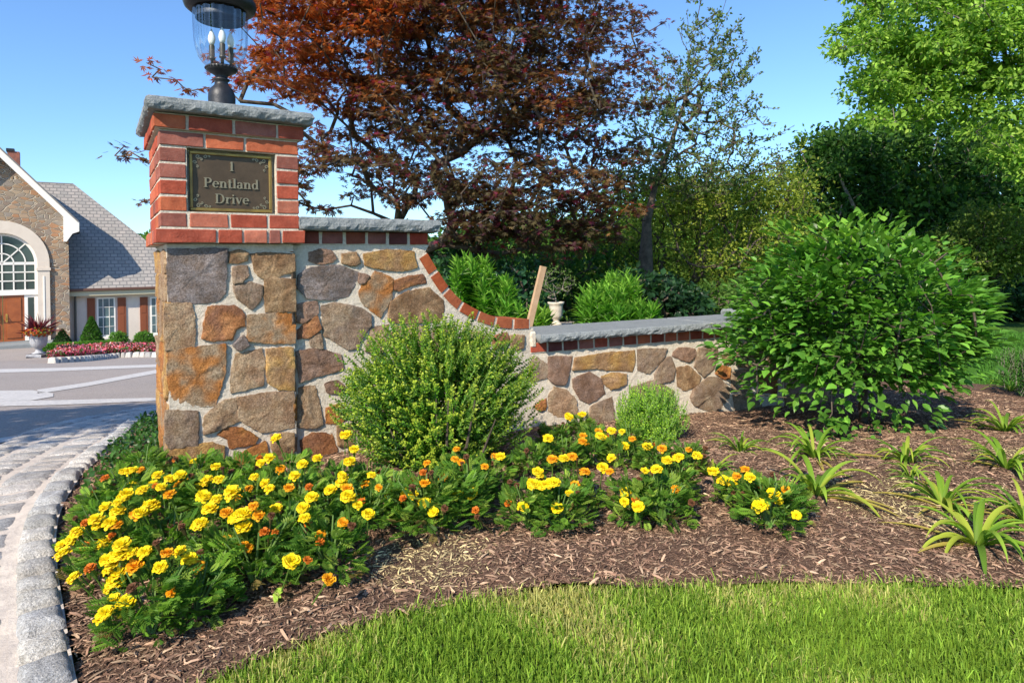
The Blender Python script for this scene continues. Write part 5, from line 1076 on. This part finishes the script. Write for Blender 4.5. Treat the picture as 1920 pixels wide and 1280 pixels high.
# ------------------------------------------------------------------ plants behind the wall
def gat(px, d): u, v = ray(px, 560); return Vector((u*d, d, float(gz(u*d, d))))
def lanceshrub(label, px, d, bl, n, cols, ls=.085):
    g = gat(px, d); t = thing('lance_leaved_shrub', label, 'shrub', g, None); A = blob_pts(bl, n, .3)
    nodes, par, tips = grow(tuple(g), A, [tuple(g), tuple(g+Vector((0, 0, .2)))], step=.15, seed=3); wood('stems', nodes, par, radii(par, .004), STEM, t, rmax=.03)
    per = 16; P = np.repeat(A, per, 0); a = np.tile(np.arange(per)*2.4, len(A))+rng.uniform(0, .4, len(P)); u = np.tile(np.arange(per)/per, len(A)); el = .15+1.0*u+rng.normal(0, .15, len(P))
    D = np.stack([np.cos(a)*np.cos(el), np.sin(a)*np.cos(el), np.sin(el)], 1); P = P+np.stack([0*u, 0*u, (u-.7)*.13], 1); U = unit(np.stack([-np.cos(a)*.6, -np.sin(a)*.6, 1.0+0*a], 1))
    leaves('foliage', P, D, U, ls*rng.uniform(.75, 1.2, len(P)), T_LANCE, pal(len(P), cols, .18, P, 3), LEAF, t)
BG = [(.11, .28, .03), (.15, .34, .035), (.08, .21, .025), (.2, .38, .05)]
T_LANCE = (T_LANCE[0]*[1.35, 1, 1], T_LANCE[1])
lanceshrub('bright green narrow-leaved shrub seen over the curve of the swoop', 900, 5.0, [(885, 520, 38, 35, 5.0, .25), (920, 560, 50, 35, 5.0, .3), (870, 560, 32, 40, 5.1, .25), (950, 590, 40, 15, 4.7, .2)], 150, BG)
lanceshrub('bright green narrow-leaved shrub behind the bluestone of the low wall', 1140, 5.2, [(1130, 570, 45, 30, 5.1, .3), (1165, 545, 32, 28, 5.2, .25), (1200, 590, 32, 16, 5.0, .2), (1150, 595, 60, 15, 4.9, .2)], 210, BG)
lanceshrub('low yellow-green tuft between the stake and the pale urn', 1010, 5.0, [(1012, 600, 22, 14, 5.0, .15)], 26, [(.18, .33, .05), (.22, .38, .05)])
# pale stone urn with bare twigs
pu = PX(1043, 600, 5.7); s = .62; pz_ = float(gz(pu.x, pu.y)); ped_h = PX(1040, 612, 5.7).z-pz_-.0
PIERM = M('pale_stone_blocks', (.68, .60, .50), .9, .2, var=(.42, .33, .24), vs=9, var2=(.62, .55, .46), vs2=22, bump=[(30, .004)])
hU = PX(1040, 566, 5.7).z; ub = hU-.19; t = thing('stone_urn', 'small pale stone urn on a pedestal beyond the wall, beside the stake', 'urn', (pu.x, pu.y, pz_))
mb = MB(); mb.box((pu.x-.06, pu.y-.06, pz_-.1), (.12, 0, 0), (0, .12, 0), (0, 0, ub-pz_+.1-.02), ch=.01); mb.build('pedestal', PIERM, t, color=False)
mb = MB(); mb.lathe([(.05, ub-.02), (.05, ub), (.03, ub+.012), (.026, ub+.03), (.045, ub+.045), (.056, ub+.07), (.06, ub+.15), (.063, ub+.165), (.073, ub+.175), (.075, hU), (.062, hU), (.058, hU-.03)], (pu.x, pu.y, 0), 28, flute=.015, nf=10); mb.build('bowl', PIERM, t, smooth=True, color=False)
t = thing('twiggy_plant', 'sparse plant of thin twigs and leaves standing in the pale stone urn', 'plant', (pu.x, pu.y, hU)); A = blob_pts([(1040, 530, 42, 30, 5.7, .18)], 60, .4)
nodes, par, tips = grow((pu.x, pu.y, hU-.05), A, [(pu.x, pu.y, hU-.08), (pu.x, pu.y, hU+.02)], step=.08, seed=4); wood('twigs', nodes, par, radii(par, 0.0018), BARKL, t)
P, v = clumps(A, 5, .05); leaves('leaves', P, v, rdir(len(P), 1), .025, T_DIAM, pal(len(P), [(.14, .22, .05), (.1, .17, .04)]), LEAF, t)
# dark evergreen mass
def blobshrub(name, label, px, d, bl, n, per, cr, ls, cols, T=T_OVAL, mat=LEAFG, cat='shrub', **k):
    return tree(name, label, bl, tuple(gat(px, d)), n, per, cr, ls, cols, T=T, mat=mat, cat=cat, crown='foliage', tname='stems', **k)
blobshrub('evergreen_shrub', 'dark evergreen shrub below the grey tree trunk', 1240, 6.3, [(1240, 565, 70, 45, 6.3, .5), (1190, 545, 40, 35, 6.3, .4), (1285, 575, 40, 32, 6.3, .4)], 130, 24, .14, .06, [(.02, .06, .02), (.03, .085, .025), (.015, .045, .015)], step=.2)
blobshrub('evergreen_shrub', 'dark blue-green shrub at the foot of the red maple', 960, 6.5, [(960, 540, 55, 50, 6.5, .5), (860, 520, 40, 60, 6.7, .5), (1000, 570, 35, 35, 6.3, .4)], 120, 22, .16, .06, [(.02, .07, .03), (.03, .09, .03), (.02, .06, .02)], step=.2)
blobshrub('spreading_shrub', 'yellow-green spreading shrub between the dark evergreen and the broad shrub', 1340, 6.8, [(1330, 570, 60, 28, 6.8, .5), (1390, 560, 60, 35, 6.8, .5)], 110, 20, .16, .05, [(.09, .17, .03), (.07, .14, .025), (.12, .2, .035)], T=T_DIAM, mat=LEAF, step=.2)
blobshrub('spreading_shrub', 'dense foliage seen between the stake and the maple trunk', 1000, 9.0, [(1000, 520, 90, 70, 9.0, .6), (1100, 520, 90, 70, 9.2, .6), (900, 500, 70, 60, 9.4, .6)], 230, 24, .26, .075, [(.05, .12, .02), (.07, .16, .028), (.035, .09, .018)], T=T_DIAM, mat=LEAF)
# red maple ------------------------------------------------------
mb0 = gat(840, 6.9); MC = [(.20, .055, .022), (.28, .085, .025), (.12, .045, .025), (.33, .12, .03), (.09, .055, .03), (.15, .035, .03), (.085, .075, .03)]
mapl = thing('japanese_maple', 'spreading red-leaved maple with many crooked grey limbs behind the wall', 'tree', mb0)
bl = [(640, 60, 190, 130, 6.3, 1.0), (520, 90, 120, 110, 6.0, .8), (800, 50, 240, 150, 6.6, 1.2), (980, 60, 180, 110, 6.8, 1.1), (900, 200, 220, 95, 6.6, 1.1), (1040, 240, 190, 85, 6.7, 1.0), (700, 230, 150, 90, 6.2, .9), (620, 330, 90, 60, 6.1, .7), (800, 330, 150, 60, 6.4, .9), (1000, 350, 170, 55, 6.5, .9), (1130, 150, 110, 55, 6.6, .8), (1160, 300, 80, 60, 6.6, .6), (480, 160, 90, 40, 5.8, .4), (640, -80, 260, 90, 6.3, 1.2), (900, -90, 260, 100, 6.6, 1.2), (940, 420, 120, 40, 6.3, .6), (1180, 200, 60, 30, 6.6, .4), (1040, 440, 130, 50, 6.7, .8), (900, 440, 90, 50, 6.7, .7), (1120, 400, 90, 50, 6.7, .7), (960, 400, 160, 50, 6.5, .9), (600, 390, 60, 30, 6.1, .5), (1210, 150, 40, 22, 6.6, .3), (1160, 40, 60, 40, 6.7, .5)]
A = blob_pts(bl, 1520, .0)
ex = [PX(*q) for q in ((300, 130, 5.7), (330, 150, 5.7), (360, 170, 5.7), (275, 118, 5.7), (390, 165, 5.7), (430, 170, 5.8), (285, 145, 5.7), (345, 165, 5.7), (215, 292, 5.6), (245, 285, 5.6), (270, 300, 5.6), (232, 275, 5.6), (290, 305, 5.6), (265, 378, 5.6), (285, 375, 5.6), (1250, 40, 6.6), (1215, 60, 6.6), (1185, 70, 6.6), (1265, 110, 6.6), (1225, 125, 6.6))]
EX = np.array([tuple(p) for p in ex])
stemsrt = [tuple(mb0-Vector((0, 0, .1))), tuple(mb0+Vector((0, 0, .35))), tuple(PX(835, 540, 6.9))]
# main limbs guide the skeleton
guides = [PX(*q) for q in ((420, 380, 5.8), (330, 385, 5.7), (340, 300, 5.7), (850, 500, 6.9), (865, 450, 6.8), (900, 400, 6.7), (960, 340, 6.6), (790, 470, 6.8), (765, 410, 6.7), (740, 330, 6.5), (700, 290, 6.4), (655, 240, 6.2), (745, 420, 6.6), (700, 400, 6.5), (660, 330, 6.3), (815, 420, 6.8), (800, 330, 6.7), (860, 250, 6.6), (620, 280, 6.1), (560, 300, 5.9), (480, 300, 5.8), (390, 300, 5.7), (560, 220, 6.0), (450, 190, 5.8))]
AA = np.concatenate([np.array([tuple(p) for p in guides]), A, EX])
nodes, par, tips = grow(tuple(mb0), AA, stemsrt, step=.22, seed=11, lift=.08); wood('trunk', nodes, par, radii(par, .0055, 2.5), BARK, mapl, rmax=.075, n=6)
P1, v1_ = clumps(A, 36, .19, .24, .1); P2, v2_ = clumps(EX, 9, .085, .4, .1); P = np.concatenate([P1, P2]); v = np.concatenate([v1_, v2_])
D = v*[1, 1, .3]+rng.normal(0, .35, v.shape); D[:, 2] -= .25; U = unit(rng.normal(0, .38, v.shape)+[0, 0, 1.])
u_ = P[:, 0]/P[:, 1]*F+960; w_ = np.clip((980-u_)/450, 0, 1)*np.clip((P[:, 2]-1.7)/1.1, 0, 1)  # redder upper left, darker lower right: leaf variety plus shade put into colour
nn_ = np.array([mnoise.noise(Vector(p*1.3)) for p in P]); pr = np.clip(w_*.9+nn_*.6+rng.normal(0, .15, len(P)), 0, 1)[:, None]
C = (np.array([(.085, .070, .032)])*(1-pr)+np.array([(.31, .105, .024)])*pr)*np.exp(rng.normal(0, .3, (len(P), 1))); k = (rng.uniform(size=len(P)) < .06); C[k] = (.20, .035, .07); k = (pr[:, 0] < .35) & (rng.uniform(size=len(P)) < .16); C[k] = np.array([.085, .035, .045])
leaves('crown', P, D, U, rng.uniform(.038, .066, len(P)), T_PALM, C, LEAFR, mapl)
# small-leaved sparse tree --------------------------------------
b = gat(1210, 8.6); tr_ = thing('open_crowned_tree', 'open twiggy tree with a pale trunk and tiny leaves against the sky', 'tree', b)
bl = [(1330, 60, 60, 90, 8.6, .5), (1300, 180, 110, 90, 8.6, .7), (1230, 260, 90, 80, 8.6, .7), (1380, 240, 70, 80, 8.5, .5), (1340, 120, 90, 80, 8.6, .5), (1440, 290, 50, 50, 8.5, .4), (1170, 330, 80, 60, 8.6, .6), (1300, 320, 120, 60, 8.6, .8), (1470, 320, 30, 40, 8.4, .3)]
A = blob_pts(bl, 1300, 0); A = np.concatenate([A, np.array([tuple(PX(*q)) for q in ((1300, 5, 8.6), (1370, 15, 8.6), (1400, 80, 8.6), (1420, 115, 8.5), (1420, 185, 8.5), (1460, 205, 8.5), (1490, 235, 8.5), (1340, -20, 8.6), (1395, 150, 8.5))])])
nodes, par, tips = grow(tuple(b), A, [tuple(b), tuple(PX(1211, 480, 8.6)), tuple(PX(1213, 415, 8.6)), tuple(PX(1228, 350, 8.6)), tuple(PX(1258, 270, 8.6)), tuple(PX(1290, 170, 8.6))], step=.14, seed=8, lift=-.05); rr_ = np.minimum(radii(par, .0032, 2.75), .06); rr_[:6] = (.13, .095, .06, .04, .03, .02); rr_ = np.minimum(rr_, np.where(np.arange(len(rr_)) < 6, 1, .028)); wood('trunk', nodes, par, rr_, BARK, tr_, rmax=.2, n=8)
# leaves along the twigs
e = np.where((par >= 0))[0]; rd = radii(par, .0032, 2.75); e = e[rd[e] < .008]; rep = 9; a0 = nodes[par[e]]; a1 = nodes[e]; t_ = rng.uniform(0, 1, (len(e)*rep, 1)); P = np.repeat(a0, rep, 0)*(1-t_)+np.repeat(a1, rep, 0)*t_+rng.normal(0, .02, (len(e)*rep, 3)); k = rng.uniform(size=len(P)) < .8; P = P[k]
leaves('crown', P, rdir(len(P), .6), rdir(len(P)), rng.uniform(.035, .065, len(P)), T_DIAM, pal(len(P), [(.10, .15, .05), (.13, .19, .055), (.15, .18, .07)]), LEAF, tr_)
# olive-green dense trees in the middle --------------------------
OL = [(.17, .23, .03), (.22, .28, .035), (.12, .17, .025), (.27, .31, .045)]
tree('olive_tree', 'fine-leaved olive-green tree around the pale trunk', [(1230, 420, 110, 100, 9.6, .9), (1330, 430, 110, 110, 9.6, .9), (1150, 470, 90, 80, 9.8, .8), (1290, 370, 110, 60, 9.6, .8), (1400, 480, 90, 80, 9.4, .8), (1200, 330, 70, 50, 9.6, .6), (1360, 345, 80, 40, 9.6, .6)], tuple(gat(1290, 9.7)), 420, 44, .24, .05, OL, flat=.7, tip=.008)
tree('olive_tree', 'fine-leaved olive-green tree just left of the dark trees', [(1440, 430, 90, 110, 10.5, 1.), (1400, 370, 80, 60, 10.5, .8), (1480, 500, 70, 70, 10.2, .8), (1470, 350, 50, 60, 10.5, .5), (1500, 300, 20, 40, 10.5, .3)], tuple(gat(1440, 10.6)), 300, 44, .26, .055, OL, flat=.7, tip=.008)
# woodland
DK = [(.035, .09, .018), (.055, .13, .024), (.025, .065, .016), (.09, .18, .03)]
MD = [(.08, .17, .025), (.11, .22, .032), (.05, .12, .02)]
LT = [(.19, .32, .045), (.25, .40, .055), (.14, .26, .04), (.31, .44, .08)]
GR = 'trees of the wood behind the garden'
tree('bushy_tree', 'far mid green tree filling the gap right of the maple', [(1180, 470, 200, 60, 23, 2.), (1400, 470, 170, 80, 23, 2.), (1330, 560, 260, 50, 22, 1.5), (1250, 400, 120, 50, 23, 1.6)], tuple(gat(1290, 23)), 420, 55, .7, .2, MD, group=GR)
tree('bushy_tree', 'far dark tree behind the swoop of the wall', [(900, 500, 200, 60, 22, 2.), (1020, 480, 150, 60, 22, 2.), (950, 570, 200, 50, 21, 1.5)], tuple(gat(930, 22)), 300, 55, .7, .2, DK, group=GR)
tree('bushy_tree', 'dark green tree behind the foot of the maple', [(1000, 500, 120, 60, 15, 1.5), (900, 500, 100, 70, 15, 1.5), (1000, 440, 110, 40, 15, 1.2)], tuple(gat(980, 15)), 260, 50, .42, .13, MD, group=GR, mat=LEAF)
tree('bushy_tree', 'mid green tree behind the pale trunk', [(1150, 520, 140, 70, 14, 1.5), (1280, 540, 120, 60, 14, 1.4), (1180, 450, 90, 50, 14.5, 1.)], tuple(gat(1190, 14.2)), 280, 50, .42, .12, [(.13, .20, .03), (.17, .24, .035), (.09, .15, .025)], group=GR)
tree('bushy_tree', 'dark tree rising left of the wood, beside the gap of sky', [(1580, 370, 90, 120, 17, 1.9), (1550, 300, 50, 50, 17, 1.0), (1610, 480, 100, 90, 16.5, 1.6), (1530, 440, 50, 70, 16.5, 1.0)], tuple(gat(1580, 17)), 380, 55, .55, .15, DK, group=GR, bark=BARKL)
tree('bushy_tree', 'dark tree in the centre of the wood, under the light green boughs', [(1720, 330, 130, 120, 18, 2.2), (1700, 450, 120, 110, 17.5, 2.0), (1640, 270, 80, 60, 18, 1.4)], tuple(gat(1700, 18)), 420, 55, .6, .16, DK, group=GR, bark=BARKL)
tree('bushy_tree', 'dark tree at the right edge of the wood', [(1880, 350, 130, 130, 18.5, 2.2), (1900, 480, 120, 110, 18, 2.), (1980, 300, 120, 140, 19, 2.)], tuple(gat(1890, 18.4)), 400, 55, .6, .16, [(.03, .09, .022), (.045, .12, .028), (.025, .065, .018)], group=GR)
tree('bushy_tree', 'small golden-green tree in front of the dark wood', [(1840, 440, 65, 60, 13, .9), (1800, 480, 50, 50, 13, .8), (1890, 480, 50, 50, 13, .7)], tuple(gat(1840, 13)), 170, 50, .3, .08, [(.13, .19, .03), (.17, .23, .04), (.09, .14, .025)], group=GR)
tree('bushy_tree', 'low dark undergrowth tree left of the far lawn', [(1500, 550, 120, 50, 14, 1.2), (1640, 560, 140, 55, 14, 1.2), (1420, 540, 80, 50, 14, 1.0)], tuple(gat(1560, 14.5)), 260, 50, .4, .12, DK, group=GR)
tree('bushy_tree', 'dark bush row closing the far lawn', [(1900, 560, 110, 38, 16, .9), (1800, 560, 80, 35, 16, .9), (2050, 550, 120, 50, 16, 1.)], tuple(gat(1900, 16.3)), 240, 50, .4, .12, [(.02, .06, .02), (.035, .09, .03), (.02, .05, .02)], group=GR)
tree('leafy_tree', 'tall light green tree with drooping boughs at the upper right', [(1720, 70, 140, 80, 11.5, 1.4), (1650, 50, 75, 60, 11.3, .9), (1820, 120, 130, 90, 11.5, 1.4), (1700, 150, 110, 55, 11.3, 1.0), (1640, 180, 55, 35, 11.2, .6), (1880, 240, 70, 70, 11.0, .8), (1920, 60, 140, 120, 11.5, 1.5), (1800, -60, 240, 80, 11.6, 1.6), (1640, 225, 60, 30, 11.2, .5), (1900, 310, 40, 35, 10.8, .5), (1760, 200, 90, 35, 11.3, .8), (1610, 90, 35, 20, 11.2, .4), (1990, 260, 90, 120, 11., 1.)], tuple(gat(2020, 12.5)), 640, 80, .28, .09, LT, flat=.45, bark=BARKL, up=.8, trunk=[tuple(gat(2020, 12.5)), tuple(PX(2010, 400, 12.4)), tuple(PX(1980, 200, 12.2)), tuple(PX(1950, 60, 12))])
# trunks catching light inside the wood
for (p0, p1, d, r0, lab) in (((1622, 430), (1583, 350), 15.5, .05, 'slim pale leaning trunk in front of the dark wood'),):
    a_, b2 = PX(*p0, d), PX(*p1, d); g = Vector((a_.x+(a_.x-b2.x)*2.2, d, 0)); g.z = float(gz(g.x, g.y)); t = thing('sapling', lab, 'tree', g); mb = MB(); mb.tube([g, a_, b2, PX(p1[0]-12, p1[1]-30, d)], [r0*1.3, r0, r0*.7, r0*.4], 7); mb.build('trunk', BARKL, t, color=False)
    A = blob_pts([(p1[0]-10, p1[1]-30, 30, 25, d, .4)], 16, 0); P, v = clumps(A, 30, .25); leaves('crown', P, v, rdir(len(P), 1), .12, T_DIAM, pal(len(P), DK), LEAF, t)
# leafy plants at the right edge
n_ = gat(1905, 4.6); t = thing('fine_leaved_plant', 'upright fine-leaved plant on the lawn edge at far right', 'plant', n_)
shoots_bush(t, [(1905, 665, 30, 30, 4.6, .18), (1930, 680, 30, 40, 4.6, .2)], 90, n_, .16, .04, [(.06, .13, .03), (.08, .17, .04)], (.12, .22, .05), spacing=.02, mat=LEAF, T=T_LANCE)
# tree beyond the house roof, tree outside the left edge that shades the drive
tree('bushy_tree', 'distant treetop peeping over the hip of the slate roof', [(300, 462, 35, 18, 60, 3)], (PX(300, 500, 60).x, 60, float(gz(-30, 40))), 60, 40, .9, .4, MD, group=GR)
tree('bushy_tree', 'tree beside the driveway, beyond the left edge of the picture', [], (-8.3, 2.2, float(gz(-8.3, 2.2))), 0, 0, 1, 1, MD) if False else None
t0_ = Vector((-5.3, 0.5, float(gz(-5.3, 0.5)))); tt = thing('shade_tree', 'broad tree beside the driveway whose shadow crosses the asphalt', 'tree', t0_)
v = rdir(150)*rng.uniform(.3, 1, (150, 1))**.5; A = np.array([t0_.x, t0_.y, 3.1])+v*[1.0, .9, .75]
nodes, par, tips = grow(tuple(t0_), A, [tuple(t0_), (t0_.x, t0_.y, 2.0)], step=.3, seed=2); wood('trunk', nodes, par, radii(par, .01), BARK, tt, rmax=.12)
P, v = clumps(A, 40, .3); leaves('crown', P, v, rdir(len(P), 1), .11, T_DIAM, pal(len(P), MD), LEAF, tt)
